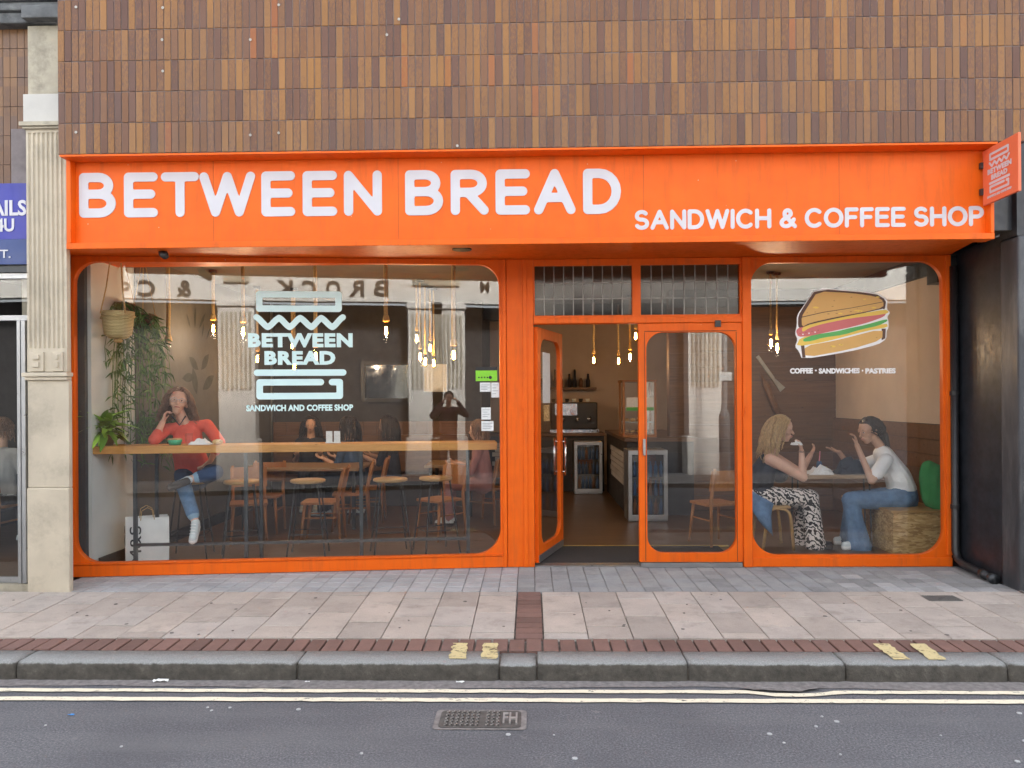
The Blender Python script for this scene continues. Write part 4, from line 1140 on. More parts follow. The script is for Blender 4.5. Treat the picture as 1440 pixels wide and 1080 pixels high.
room('skirting_left', MB().box(XW0+.013, XW0+.03, -.2, 4.6, .003, .13), M_BLACKP)
room('door_mat', MB().box(X(755), X(1043), .13, .95, .004, .014), M_MAT)
room('brass_strip', MB().box(X(757), X(1060), .952, .985, .004, .018), M_BRASS)
wd = room('wall_dado', MB().box(-4.0, -.75, 4.56, 4.598, 0, 1.25), M_PANEL)
for i in range(16): MB().box(-3.98+i*.2, -3.98+i*.2+.194, 4.54, 4.559, .02, 1.23).build('plank', M_PANEL, wd)
# dark strip at the left window edge
tag(MB(WT).box(-.14, PW(124, 600, .12).x, .06, .12, .004, 2.9).build('window_post', M_NAVY), 'dark navy post just inside the left edge of the left window', 'post')

# ================================================================ OPPOSITE SIDE OF THE STREET (seen in the glass)
YO = -9.5
op = MB().add([(-30, YO, ZR+.09), (30, YO, ZR+.09), (30, -7.95, ZR+.085), (-30, -7.95, ZR+.085)], [(0, 3, 2, 1)]).build('pavement_opposite', pm('grey_far_paving', (.20, .19, .185), .9, .15, 4, .1)); tag(op, kind='structure')
ok_ = MB().box(-30, 30, -7.96, -7.8, ZR-.02, ZR+.088).build('kerb_opposite', M_KERB); tag(ok_, kind='structure')
ob = empty('opposite_building', (0, YO, 0), 'cream classical shop building with fluted pilasters reflected in the glass', 'building')
def refl(px, py, left=True):
    d = ray(px, py)
    if left:
        n = WN; t = (WA-CAM).dot(n)/d.dot(n)
    else:
        n = Vector((0, -1, 0)); t = (0-CAM.y)/d.y
    p = CAM+d*t; rr = d-2*d.dot(n)*n
    return p+rr*((YO-p.y)/rr.y)
M_CREAM = pm('cream_render', (.66, .64, .60), .8, .06, 3, .2, dirt=.15, dirtc=(.4, .37, .32))
zfr = refl(500, 424).z; zpt = refl(597, 425).z
XO = [refl(333, 500).x, refl(598, 500).x, refl(991, 500, False).x]
zop = ZR+.085
pilx = sorted([XO[0], XO[1], XO[2], XO[0]+(XO[0]-XO[1]), XO[2]-(XO[1]-XO[2])*0-3.6, XO[0]+2*(XO[0]-XO[1])])
MB().box(-14, 14, YO-.3, YO-.02, zfr, zfr+1.0).build('frieze', M_CREAM, ob)
MB().box(-14, 14, YO-.3, YO+.18, zfr+1.002, zfr+1.3).box(-14, 14, YO-.3, YO+.08, zfr+.85, zfr+1.0).build('cornice', M_CREAM, ob)
MB().box(-14, 14, YO-.3, YO-.05, zfr+1.302, zfr+1.6).build('upper_wall', M_CREAM, ob)
MB().box(-14, 14, YO-.9, YO-.6, zop, zfr-.01).build('shop_glazing', M_CHARC, ob)
MB().box(-14, 14, YO-.6, YO-.45, zop, zop+.45).build('stall_riser', M_NAVY, ob)
PWID = .36
for x in pilx:
    q = empty('pilaster', (x, YO, 0)); q.parent = ob; q.location = (x, 0, 0)
    MB().box(x-PWID, x+PWID, YO-.5, YO+.02, zop+.85, zfr).build('shaft', M_CREAM, q)
    MB().box(x-PWID-.06, x+PWID+.06, YO-.5, YO+.1, zop, zop+.85-.002).build('base', M_CREAM, q, bevel=.03)
    MB().box(x-PWID-.03, x+PWID+.03, YO-.5, YO+.06, zfr-.14, zfr-.02).build('capital', M_CREAM, q, bevel=.02)
    MB().box(x-.26, x+.26, YO-.02, YO+.03, zfr+.35, zfr+.85).build('plaque', M_STONE2, q, bevel=.03)
    mb = MB()
    for i in range(7): mb.box(x-PWID+.07+i*.09, x-PWID+.11+i*.09, YO+.021, YO+.05, zop+1.9, zfr-.25)
    mb.build('flutes', M_STONE2, q)
OT = Matrix.Translation((0, YO-.015, 0)) @ Matrix.Rotation(R(180), 4, 'Z')
def otext(body, pxa, pxb, pya, pyb):
    a, b = refl(pxa, pyb), refl(pxb, pya); x0, x1 = sorted((-a.x, -b.x))
    text_on(body, 'lettering', M_BLACKPR, ob, x0, x1, a.z, b.z, OT, 0, .02, 1.0, .02)
for ch, xa, xb in (('B', 526, 547), ('R', 491, 512), ('O', 458, 478), ('C', 424, 443), ('K', 387, 411), ('&', 247, 268), ('C', 194, 217), ('o', 168, 182)): otext(ch, xa, xb, 394 if ch != 'o' else 396, 416 if ch != 'o' else 408)
otext('M', 676, 688, 397, 411)
# lamp post on the far pavement
d = ray(1019, 600); t = (0-CAM.y)/d.y; p = CAM+d*t; rr = Vector((d.x, -d.y, d.z)); p = p+rr*((-8.25-p.y)/rr.y)
lpz = ZR+.09
lpst = empty('lamp_post', (p.x, -8.25, lpz), 'grey steel lamp post on the far pavement reflected in the door', 'lamp post')
M_POST = pm('grey_post_paint', (.30, .32, .33), .5, .1, 8, .1)
MB().lathe((p.x, -8.25, lpz), [(.11, 0), (.11, 1.3), (.06, 1.42)], 10).build('base', M_POST, lpst)
MB().lathe((p.x, -8.25, lpz), [(.058, 1.42), (.05, 4.6), (.045, 6.5)], 10).build('pole', M_POST, lpst)
MB().box(p.x-.13, p.x+.13, -8.19, -8.17, lpz+2.0, lpz+2.17).build('plate', M_TAPE, lpst)
# ================================================================ LEFT WINDOW: bar counter and what is on it
def W(px, py, inn): return WT @ PW(px, py, inn)
bar = empty('bar_counter', WT @ Vector((WLEN/2, .3, 0)), 'long knotty pine bar counter on dark steel legs along the left window', 'bar counter')
zt = 1.175; bl = PW(116, 630, .13).x
MB(WT).box(bl, WLEN-.05, .13, .50, zt-.072, zt).build('counter_top', M_PINE, bar, bevel=.005)
lx = [PW(p, 700, .16).x for p in (190, 346, 508, 658)]
for x in lx:
    MB(WT).box(x-.016, x+.016, .15, .182, .003, zt-.073).build('leg', M_STEEL, bar)
for x in (lx[0]+.09, lx[1]+.07): MB(WT).box(x-.015, x+.015, .44, .47, .003, zt-.073).build('leg', M_STEEL, bar)
MB(WT).box(lx[0], lx[3], .151, .181, .235, .262).build('foot_rail', M_STEEL, bar)
# stool prototype: round seat, four splayed legs, ring of rungs
def make_stool():
    r = empty('bar_stool', (0, 0, 0))
    MB().lathe((0, 0, .745), [(.155, 0), (.175, .008), (.178, .024), (.17, .034), (.02, .03)], 24).build('seat', M_OAKP, r, True)
    cs = [(sx, sy) for sx in (-1, 1) for sy in (-1, 1)]
    for sx, sy in cs: MB().tube([(sx*.11, sy*.11, .745), (sx*.19, sy*.19, 0)], .009, 6).build('leg', M_BLACKP, r)
    q = .24; e_ = .11+.08*(1-q/.745)
    for (a, b) in (((-1, -1), (1, -1)), ((1, -1), (1, 1)), ((1, 1), (-1, 1)), ((-1, 1), (-1, -1))):
        MB().tube([(a[0]*e_, a[1]*e_, q), (b[0]*e_, b[1]*e_, q)], .006, 6).build('rung', M_BLACKP, r)
    return r
st0 = make_stool(); first = True
for px, inn, rz, lab in ((268, .82, .1, 'round bar stool under the woman in coral'), (340, .74, .3, 'round bar stool left of centre in front of the slatted chair'), (433, .74, .05, 'second bar stool right of the woman in coral'),
                     (549, .74, .2, 'third bar stool right of the woman in coral'), (613, .80, .4, 'bar stool nearest the door end of the counter')):
    s = st0 if first else copy_tree(st0); first = False
    c = W(px, 677, inn); s.location = (c.x, c.y, .003); s.rotation_euler = (0, 0, WANG+rz)
    tag(s, lab, 'bar stool', 'stools at the window bar')
# wooden chair prototype (faces +y)
def make_chair(m):
    r = empty('wooden_chair', (0, 0, 0))
    MB().plate([rrect(-.2, .2, -.19, .2, .05)], .43, .455, lambda x, y, z: (x, z, y)).build('seat', m, r, bevel=.006)
    for sx in (-1, 1):
        MB().tube([(sx*.16, .15, .43), (sx*.19, .2, 0)], [.02, .014], 8).build('leg', m, r, True)
        MB().tube([(sx*.175, -.29, .84), (sx*.172, -.21, .5), (sx*.19, -.24, 0)], [.016, .02, .014], 8).build('leg', m, r, True)
        MB().tube([(sx*.17, .16, .28), (sx*.175, -.2, .28)], .01, 6).build('stretcher', m, r)
    vs = []
    for i in range(9):
        t = i/8*2-1; yb = -.255-.035*(1-t*t)
        for z, dy in ((.6, .03), (.82, -.02)): vs += [(t*.2, yb+dy, z), (t*.2, yb+dy+.014, z)]
    n = 4; fs = [tuple((i*n+a, i*n+b, (i+1)*n+b, (i+1)*n+a)) for i in range(8) for a, b in ((0, 1), (1, 3), (3, 2), (2, 0))]+[(0, 2, 3, 1), (32, 33, 35, 34)]
    MB().add(vs, fs).build('backrest', m, r)
    return r
ch0 = make_chair(M_OAK); first = True
for px, Y, rz, lab in ((350, 1.25, 200, 'wooden chair behind the left bar stools with its back to the window'), (372, 1.9, 185, 'wooden chair half hidden behind the second bar stool'), (452, 1.35, 95, 'wooden chair side on behind the middle bar stool'),
                   (492, 2.1, 100, 'nearer of the two wooden chairs tucked at the long table'), (515, 2.7, 95, 'farther of the two wooden chairs tucked at the long table'), (618, 1.5, 140, 'wooden chair behind the bar stool nearest the door'),
                   (1004, 1.15, 20, 'wooden chair seen through the glazed door leaf'), (685, 2.6, 60, 'wooden chair by the seated person in pink')):
    c = ch0 if first else copy_tree(ch0); first = False
    p = P(px, 720, Y); c.location = (p.x, Y, .003); c.rotation_euler = (0, 0, R(rz)); tag(c, lab, 'chair', 'wooden cafe chairs')
def table(name, x0, x1, y0, y1, h, m, label):
    t = empty(name, ((x0+x1)/2, (y0+y1)/2, .003), label, 'table')
    MB().box(x0, x1, y0, y1, h-.035, h).build('table_top', m, t, bevel=.004)
    for x in (x0+.07, x1-.07):
        for y in (y0+.07, y1-.07): MB().box(x-.02, x+.02, y-.02, y+.02, .003, h-.036).build('leg', M_BLACKP, t)
    return t
table('dining_table', -3.6, -2.1, 2.0, 2.9, .76, M_TABLE, 'long wooden table in the middle of the room behind the bar stools')
table('dining_table', -1.35, -.75, 2.4, 3.2, .76, M_TABLE, 'small wooden table near the door on the left side')
bn = empty('wall_bench', (-2.4, 4.2, 0), 'brown wooden bench along the dark back wall', 'bench')
MB().box(-3.9, -.95, 4.05, 4.5, .38, .45).build('seat', M_PANEL, bn); MB().box(-3.9, -.95, 4.4, 4.53, .5, 1.05).build('backrest', M_PANEL, bn); MB().box(-3.88, -.97, 4.12, 4.48, .003, .379).build('base', M_CHARC, bn)
# things on the counter
zc = zt+.001
def onbar(px, inn): 
    p = W(px, 622, inn); return Vector((p.x, p.y, zc))
c = onbar(246, .24)
cu = empty('lidded_tub', c, 'small green tub with a tan lid on the bar counter', 'tub')
MB().lathe(c, [(.052, 0), (.064, .035), (.066, .05)], 20).build('tub', pm('mint_green', (.05, .42, .22), .4), cu, True); MB().lathe(c, [(.066, .051), (.064, .062), (.02, .063)], 20).build('lid', M_OSB, cu, True)
c = onbar(266, .26); tag(MB().lathe(c, [(.03, 0), (.038, .11), (.036, .11), (.029, .006), (.001, .006)], 16).build('drinking_glass', M_CLEAR), 'clear empty tumbler beside the green tub', 'glass')
def crumple(name, c, sx, sy, sz, m, label, cat, n=9):
    mb = MB(); vs = []
    for i in range(n):
        for j in range(n):
            u, v = i/(n-1)*2-1, j/(n-1)*2-1; d = max(0, 1-max(abs(u), abs(v))**2)
            vs.append((c[0]+sx*u*(1+rng.uniform(-.15, .15)), c[1]+sy*v, c[2]+.003+sz*d*rng.uniform(.3, 1.2)))
    mb.add(vs, [(i*n+j, i*n+j+1, (i+1)*n+j+1, (i+1)*n+j) for i in range(n-1) for j in range(n-1)])
    return tag(mb.build(name, m), label, cat)
crumple('paper_wrap', onbar(283, .25), .10, .07, .06, M_PAPER, 'crumpled white sandwich wrapping on the bar counter', 'wrapper')
c = onbar(306, .25); tag(MB().ball(c+Vector((0, 0, .025)), .05, 10, (1.1, .8, .5)).build('bread_roll', M_OSB, None, True), 'piece of bread beside the wrapping on the bar counter', 'bread')
for px, lab in ((463, 'left one of two white menu cards standing on the bar counter'), (474, 'right one of two white menu cards standing on the bar counter')):
    a = onbar(px, .3); M = Matrix.Translation(a) @ Matrix.Rotation(WANG, 4, 'Z')
    tag(MB(M).box(-.03, .03, 0, .006, 0, .115).box(-.035, .035, -.015, .02, 0, .008).build('menu_card', M_TAPE), lab, 'menu card', 'menu cards on the counter')
# potted plant on the counter
c = onbar(150, .3)
pp = empty('potted_plant', c, 'bushy bright green potted plant at the left end of the bar', 'plant')
MB().lathe(c, [(.055, 0), (.075, .09), (.08, .1), (.07, .1), (.01, .085)], 18).build('pot', M_TERRA, pp, True)
def leafmesh(L, wd, droop, name='leaf'):
    vs, fs = [], []; n = 6
    for i in range(n+1):
        t = i/n; w = wd*math.sin(math.pi*min(1, t*.92+.06))**.8; z = -droop*t*t*L
        vs += [(-w, t*L, z+.25*w), (0, t*L, z), (w, t*L, z+.25*w)]
    for i in range(n):
        a = i*3; fs += [(a, a+1, a+4, a+3), (a+1, a+2, a+5, a+4)]
    me = bpy.data.meshes.new(name); me.from_pydata(vs, [], fs); me.polygons.foreach_set('use_smooth', [True]*len(me.polygons)); return me
lms = [leafmesh(.15, .024, .5), leafmesh(.19, .028, .8), leafmesh(.12, .022, .3)]
for m_ in lms: m_.materials.append(M_LEAF)
for i in range(150):
    o = link('leaf', rng.choice(lms), None, pp); a = rng.uniform(0, 6.28); el = rng.uniform(R(0), R(75)); s = rng.uniform(.8, 1.3)
    o.location = (rng.uniform(-.03, .03)+.05*math.cos(a)*(1-el), rng.uniform(-.03, .03), .09+rng.uniform(0, .06)+.07*math.sin(el)); o.rotation_euler = (el, rng.uniform(-.4, .4), a); o.scale = (s, s, s)
# hanging basket, and trailing plants behind it
bc = W(166, 457, .17)
hb = empty('hanging_basket', bc-Vector((0, 0, .12)), 'pale woven palm basket hanging on cords in the left window', 'basket')
mb = MB(); prof = [(.075, -.125), (.118, -.09), (.13, 0), (.135, .07), (.142, .075), (.142, .125), (.132, .125), (.125, .02), (.02, -.08)]
mb.lathe(bc, prof, 24); mb.build('basket', M_WICKER, hb, True)
MB().tube([bc+Vector((.144*math.cos(t*.2618), .144*math.sin(t*.2618), .07+.012*math.sin(t*.8))) for t in range(24)], .008, 6, close=True).build('rim_cord', M_WICKER, hb, True)
for k, (sx, sy) in enumerate(((-.1, -.08), (.1, -.08), (0, .12))):
    MB().tube([bc+Vector((sx*1.15, sy*1.15, .1)), bc+Vector((sx*.75, sy*.75, .35)), bc+Vector((sx*.3, sy*.3, ZC-bc.z))], .006, 6).build('cord', M_ROPE, hb)
MB().ball(bc+Vector((0, 0, -.145)), .03, 8, (1.4, 1.4, .7)).build('knot', M_ROPE, hb, True)
def trailing(name, c, n, lmin, lmax, spread, label, lw=.011, ll=.1, m=M_LEAFD, pot=True):
    e = empty(name, c, label, 'plant')
    if pot:
        MB().lathe(c, [(.09, -.06), (.12, 0), (.125, .09), (.11, .09), (.02, .05)], 16).build('pot', M_TERRA, e, True)
        for a in (0, 2.1, 4.2): MB().tube([c+Vector((.12*math.cos(a), .12*math.sin(a), .09)), c+Vector((0, 0, ZC-c.z))], .004, 5).build('cord', M_ROPE, e)
    mb = MB()
    for i in range(n):
        a = rng.uniform(0, 6.28); L = rng.uniform(lmin, lmax); r0 = rng.uniform(.06, .12); out = spread*rng.uniform(.3, 1)
        p = c+Vector((r0*math.cos(a), r0*math.sin(a), .1)); path = []
        for k in range(9):
            t = k/8; q = p+Vector((math.cos(a)*out*math.sin(t*1.6), math.sin(a)*out*math.sin(t*1.6)*.8, .05*math.sin(t*3.1)-L*t**1.5)); path.append(q+Vector((rng.uniform(-.012, .012), rng.uniform(-.012, .012), 0)))
        mb.tube(path, .0028, 4)
        for k in range(1, 9):
            for _ in range(2):
                q = path[k]; d = Vector((rng.uniform(-1, 1), rng.uniform(-1, 1), rng.uniform(-1.3, .1))).normalized()*ll*rng.uniform(.6, 1.2); s = d.cross(Vector((0, 0, 1)))
                if s.length < 1e-4: continue
                s = s.normalized()*lw*rng.uniform(.7, 1.3); mid = q+d*.5+Vector((0, 0, .01))
                mb.add([q, mid-s, mid+s, q+d+Vector((0, 0, -.015))], [(0, 1, 3), (0, 3, 2)])
    tag(mb.build('foliage', m, e, fixn=False), kind='stuff')
    return e
trailing('trailing_plant', W(172, 440, .62), 40, .5, 1.5, .26, 'trailing plant hanging behind the woven basket in a corner', .009, .13)
trailing('trailing_plant', W(202, 455, .85), 32, .6, 1.55, .22, 'second trailing plant hanging right of the woven basket', .008, .12)
trailing('trailing_plant', W(205, 600, 1.1), 26, .2, .5, .3, 'dark spidery plant on the floor stand behind the bar', .007, .2, M_LEAFD, False)
trailing('trailing_plant', Vector((P(250, 540, 2.6).x, 2.6, 1.75)), 26, .4, .9, .25, 'dark plant hanging behind the woman in coral', .012, .13)
# leaf mural on the left wall
def PX(px, py, X):
    d = ray(px, py); return CAM+d*((X-CAM.x)/d.x)
mu = empty('leaf_mural', PX(280, 560, XW0+.014), 'dark painted leaf mural on the left wall', 'mural')
M_MUR = pm('mural_paint', (.05, .055, .05), .8, .2, 8, 0)
for px, py, dx, dy, w in ((268, 462, -6, -22, .5), (274, 462, 1, -30, .5), (280, 462, 9, -22, .5), (284, 475, 3, -22, .4), (290, 478, 6, -18, .4), (279, 520, -13, -18, 1.0), (283, 520, 11, -22, 1.0), (277, 555, -6, -38, 1.1), (285, 548, 16, -20, .9), (274, 530, -18, 2, .8)):
    a = PX(px, py, XW0+.016); b = PX(px+dx, py+dy, XW0+.016); v = b-a; s = Vector((0, -v.z, v.y)).normalized()*v.length*.2*w; pts = []
    n = 10
    for i in range(n+1): pts.append(a+v*(i/n)+s*math.sin(math.pi*i/n))
    for i in range(n-1, 0, -1): pts.append(a+v*(i/n)-s*math.sin(math.pi*i/n))
    MB().add(pts, [tuple(range(len(pts)))]).build('leaf', M_MUR, mu)
# paper carrier bag
bg_ = W(207, 785, .42); bg_.z = .004
bagT = Matrix.Translation(bg_) @ Matrix.Rotation(WANG+R(24), 4, 'Z')
bag = empty('paper_bag', bg_, 'tall white paper carrier bag on the floor lettered M&S', 'bag')
w_, d_, h_ = .19, .095, .47
def bagv(s, z): return [(-w_*s, -d_*s, z), (w_*s, -d_*s, z), (w_*s, d_*s, z), (-w_*s, d_*s, z)]
vs = bagv(.97, 0)+bagv(1, .2)+bagv(.99, h_); fs = [(0, 1, 2, 3)]+[(i, (i+1) % 4, 4+(i+1) % 4, 4+i) for i in range(4)]+[(4+i, 4+(i+1) % 4, 8+(i+1) % 4, 8+i) for i in range(4)]
MB(bagT).add(vs, fs).build('bag_body', M_PAPER, bag, fixn=False)
for y in (-d_, d_): MB(bagT).tube([(-.06, y, h_-.02), (-.05, y, h_+.07), (0, y, h_+.1), (.05, y, h_+.07), (.06, y, h_-.02)], .004, 5).build('handle', M_ROPE, bag)
# lettering runs up the left panel
LTm = bagT @ Matrix.Translation((-w_*1.0-.003, 0, 0)) @ Matrix.Rotation(R(-90), 4, 'Z') @ Matrix.Rotation(R(-90), 4, 'Y')
text_on('M&S', 'lettering', M_BLACKPR, bag, .06, .40, -.06, .06, LTm, 0, .0)
LT2 = bagT @ Matrix.Translation((0, -d_-.004, 0)) @ Matrix.Rotation(R(-90), 4, 'Y')
text_on('M&S', 'lettering', M_BLACKPR, bag, .04, .40, .055, .155, LT2, 0, .0)
# mirror on the dark wall
a, b = P(514, 560, 4.55), P(574, 513, 4.55)
mi = empty('wall_mirror', ((a.x+b.x)/2, 4.55, a.z), 'black framed mirror on the dark back wall reflecting lamps', 'mirror')
MB().plate([rect(a.x-.06, b.x+.06, a.z-.06, b.z+.06), rect(a.x, b.x, a.z, b.z)], 4.5, 4.56).build('frame', M_BLACKP, mi); MB().box(a.x, b.x, 4.55, 4.56, a.z, b.z).build('mirror_glass', M_SCREEN, mi)
a, b = P(596, 551, 4.55), P(628, 512, 4.55); tag(MB().box(a.x, b.x, 4.57, 4.59, a.z, b.z).build('wall_poster', M_TAPE), 'pale poster on the dark wall right of the mirror', 'poster')
# ---------------- pendant lamps
def make_pendant(top, bulb, lit, thick, label, light=True):
    e = empty('pendant_lamp', (bulb.x, bulb.y, top), label, 'pendant lamp', 'bare bulb rope pendants')
    L = top-bulb.z-.16
    n = max(4, int(L/.1)); pts = [(bulb.x+rng.uniform(-.003, .003), bulb.y, top-(L)*i/n) for i in range(n+1)]
    MB().tube(pts, thick, 8).build('rope', M_ROPE, e, True)
    MB().lathe(bulb, [(thick*1.3, .10), (thick*1.5+.006, .115), (thick*1.3, .165), (thick*.9, .175)], 12).build('socket', M_ROPE, e, True)
    MB().lathe((bulb.x, bulb.y, top-.03), [(.045, 0), (.05, .03)], 14).build('ceiling_rose', M_BLACKP, e)
    b = MB().lathe(bulb, [(.004, -.066), (.02, -.058), (.031, -.035), (.034, -.012), (.029, .02), (.019, .06), (.014, .09), (.014, .105)], 14).build('bulb', M_BULBGL if lit else M_CLEAR, e, True)
    mb = MB(); mb.tube([bulb+Vector((-.006, 0, .05)), bulb+Vector((-.011, 0, -.03)), bulb+Vector((0, 0, -.04)), bulb+Vector((.011, 0, -.03)), bulb+Vector((.006, 0, .05))], .0042 if lit else .001, 6)
    mb.build('filament', M_FIL if lit else M_STEEL, b)
    if lit and light:
        l = bpy.data.lights.new('bulb_light', 'POINT'); l.energy = 2.6; l.color = (1, .78, .55); l.shadow_soft_size = .03
        lo = bpy.data.objects.new('bulb_light', l); COL.objects.link(lo); lo.location = bulb+Vector((0, 0, -.09))
PL = [(237, 494, .75, 0, .022, 'unlit bulb on a thick rope, leftmost pendant in the left window', 0), (300, 463, 1.5, 1, .02, 'lit pendant bulb above and right of the woman in coral', 1), (342, 467, .95, 1, .02, 'lit pendant bulb just left of the window logo', 1),
      (362, 505, 2.8, 1, .018, 'lit pendant bulb behind the left side of the window logo', 0), (414, 516, 3.0, 1, .018, 'lowest lit pendant bulb behind the window logo', 1), (411, 486, 3.4, 1, .016, 'upper lit pendant bulb behind the window logo', 0), (444, 502, .95, 1, .02, 'lit pendant bulb behind the D of the window logo', 0),
      (543, 466, .8, 1, .022, 'lit pendant bulb right of the window logo', 1), (638, 500, .75, 1, .022, 'lit pendant on a long thick rope near the right edge of the left window', 0), (586, 476, 2.6, 1, .012, 'highest bulb of the cluster in front of the pale pilaster reflection', 0),
      (605, 490, 3.0, 1, .012, 'upper right bulb of the cluster in the left window', 0), (591, 502, 2.4, 1, .012, 'left bulb of the cluster in the left window', 1), (598, 509, 2.7, 1, .012, 'lower middle bulb of the cluster in the left window', 0), (610, 511, 3.1, 1, .012, 'lower right bulb of the cluster in the left window', 0),
      (835, 507, 4.6, 1, .016, 'lit pendant bulb hanging alone in the open doorway', 0), (870, 508, 4.9, 1, .014, 'smaller lit pendant bulb right of the doorway middle', 0), (886, 502, 4.0, 1, .016, 'lit pendant bulb beside the door edge', 1), (894, 473, 3.4, 1, .016, 'highest lit pendant bulb in the doorway', 0),
      (1084, 483, 2.0, 1, .012, 'left bulb of the pair in the right window', 1), (1093, 489, 2.1, 1, .012, 'right bulb of the pair in the right window', 1), (1267, 510, 2.6, 1, .012, 'small lit bulb by the shelf in the right window', 1)]
for px, py, Y, lit, th, lab, lg in PL: make_pendant(ZC-.002, P(px, py, Y), lit, th, lab, lg)

# ================================================================ SEEN THROUGH THE DOOR: counter and appliances
ct = empty('service_counter', (1.5, 4.4, 0), 'dark service counter with white brick faced side running back', 'counter')
MB().box(1.30, 2.2, 3.15, 5.9, .003, 1.0).build('body', M_CHARC, ct); MB().box(1.27, 2.25, 3.12, 5.9, 1.002, 1.05).build('worktop', M_PANEL, ct)
M_WBR = pm('white_wall_brick', (.55, .53, .5), .6, .1, 6, .2, objvar=.15)
for r in range(6):
    for c in range(8):
        y0 = 3.3+c*.22+(r % 2)*.11; MB().box(1.285, 1.299, y0, y0+.21, .38+r*.078, .38+r*.078+.07).build('brick', M_WBR, ct)
bk = empty('back_counter', (.4, 6, 0), 'dark back counter with coffee equipment behind the doorway', 'counter')
MB().box(-.7, 1.25, 5.85, 6.5, .003, .95).build('body', M_CHARC, bk); MB().box(-.74, 1.26, 5.8, 6.5, .952, 1.0).build('worktop', M_PANEL, bk)
for r in range(5):
    for c in range(3):
        x0 = -.66+c*.22+(r % 2)*.05; MB().box(x0, x0+.21, 5.838, 5.849, .45+r*.078, .45+r*.078+.07).build('brick', M_WBR, bk)
def fridge(name, px0, px1, pyt, pyb, Y, dep, label, sid):
    a, b = P(px0, pyb, Y), P(px1, pyt, Y); f = empty(name, ((a.x+b.x)/2, Y, .003), label, 'fridge'); z1 = b.z
    MB().box(a.x, b.x, Y+.04, Y+dep, .003, z1).build('cabinet', M_ALU, f, bevel=.008)
    MB().plate([rect(a.x, b.x, .03, z1), rect(a.x+.05, b.x-.05, .09, z1-.06)], Y, Y+.038).build('door_frame', M_ALU, f, bevel=.004)
    MB().box(a.x+.05, b.x-.05, Y+.02, Y+.026, .09, z1-.06).build('door_glass', M_GLASS, f)
    MB().box(a.x+.05, b.x-.05, Y+.030, Y+.036, .09, z1-.06).build('interior', M_CHARC, f)
    for j in range(3):
        for i in range(6):
            x = a.x+.085+i*(b.x-a.x-.17)/5; z = .10+j*.24; MB().lathe((x, Y+.027, z), [(.022, 0), (.022, .13), (.009, .17), (.009, .2)], 8).build('bottle', M_BLUECL if (i+j) % 4 else M_TERRA, f, True)
    return f
fridge('glass_fridge', 808, 847, 621, 695, 5.45, .35, 'small glass fronted fridge straight ahead through the doorway', 0)
fridge('glass_fridge', 884, 939, 633, 727, 3.05-.45, .5, 'nearer glass fronted fridge at the counter end beside the door edge', 1)
a, b = P(876, 613, 3.3), P(923, 537, 3.3)
dcs = empty('display_case', ((a.x+b.x)/2, 3.3, a.z), 'wood framed glass display case standing on the counter end', 'display case')
for x in (a.x, b.x-.03):
    for y in (3.3, 3.75): MB().box(x, x+.03, y, y+.03, 1.052, b.z).build('corner_post', M_OAK, dcs)
MB().box(a.x-.01, b.x+.01, 3.29, 3.79, b.z+.002, b.z+.03).build('top', M_OAK, dcs); MB().box(a.x+.002, b.x-.002, 3.302, 3.778, 1.052, 1.09).build('base', M_OAK, dcs)
MB().box(a.x+.03, b.x-.03, 3.31, 3.316, 1.09, b.z).build('glass', M_GLASS, dcs)
for z in (1.25, 1.45): MB().box(a.x+.03, b.x-.03, 3.33, 3.74, z, z+.012).build('shelf', M_ALU, dcs)
for i in range(8): MB().ball((a.x+.07+(i % 4)*.085, 3.45, (1.13 if i < 4 else 1.29)), .04, 8, (1, 1, .6)).build('pastry', M_OSB, dcs, True)
MB().box(a.x+.05, b.x-.04, 3.296, 3.30, 1.47, 1.60).build('price_notice', M_TAPE, dcs); MB().box(a.x+.05, b.x-.04, 3.294, 3.2955, 1.42, 1.465).build('notice_band', M_LETT, dcs)
cm = empty('coffee_machine', (.75, 6.05, 1.0), 'black and chrome coffee machine on the back counter', 'coffee machine')
MB().box(.35, 1.15, 5.95, 6.4, 1.06, 1.52).build('body', M_BLACKP, cm, bevel=.02); MB().box(.33, 1.17, 5.9, 6.42, 1.0, 1.055).build('drip_tray', M_CHROME, cm); MB().box(.42, .8, 5.94, 5.949, 1.3, 1.5).build('front_panel', M_CHROME, cm)
for x in (.55, .8, 1.0): MB().lathe((x, 5.9, 1.2), [(.03, 0), (.035, .05), (.02, .08)], 10).build('group_head', M_CHROME, cm, True)
for i in range(6): MB().lathe((.4+i*.12, 6.2, 1.525), [(.03, 0), (.04, .06), (.036, .06), (.02, .01)], 10).build('cup', M_TAPE if i % 2 else M_BLACKP, cm, True)
sh = empty('bottle_shelf', (.3, 6.85, 1.75), 'dark shelf with jars and bottles on the back wall', 'shelf'); MB().box(-.6, 1.2, 6.7, 6.99, 1.75, 1.79).build('board', M_PANEL, sh)
for i in range(14): MB().lathe((-.5+i*.12+rng.uniform(-.02, .02), 6.84, 1.792), [(.038, 0), (.04, .12), (.025, .16), (.02, .17+.08*(i % 3))], 10).build('jar', M_DARKCL if i % 3 else M_TERRA, sh, True)
room('beam_door', MB().box(-.74, 4.0, 5.0, 5.2, 2.85, ZC-.001), M_NAVY)

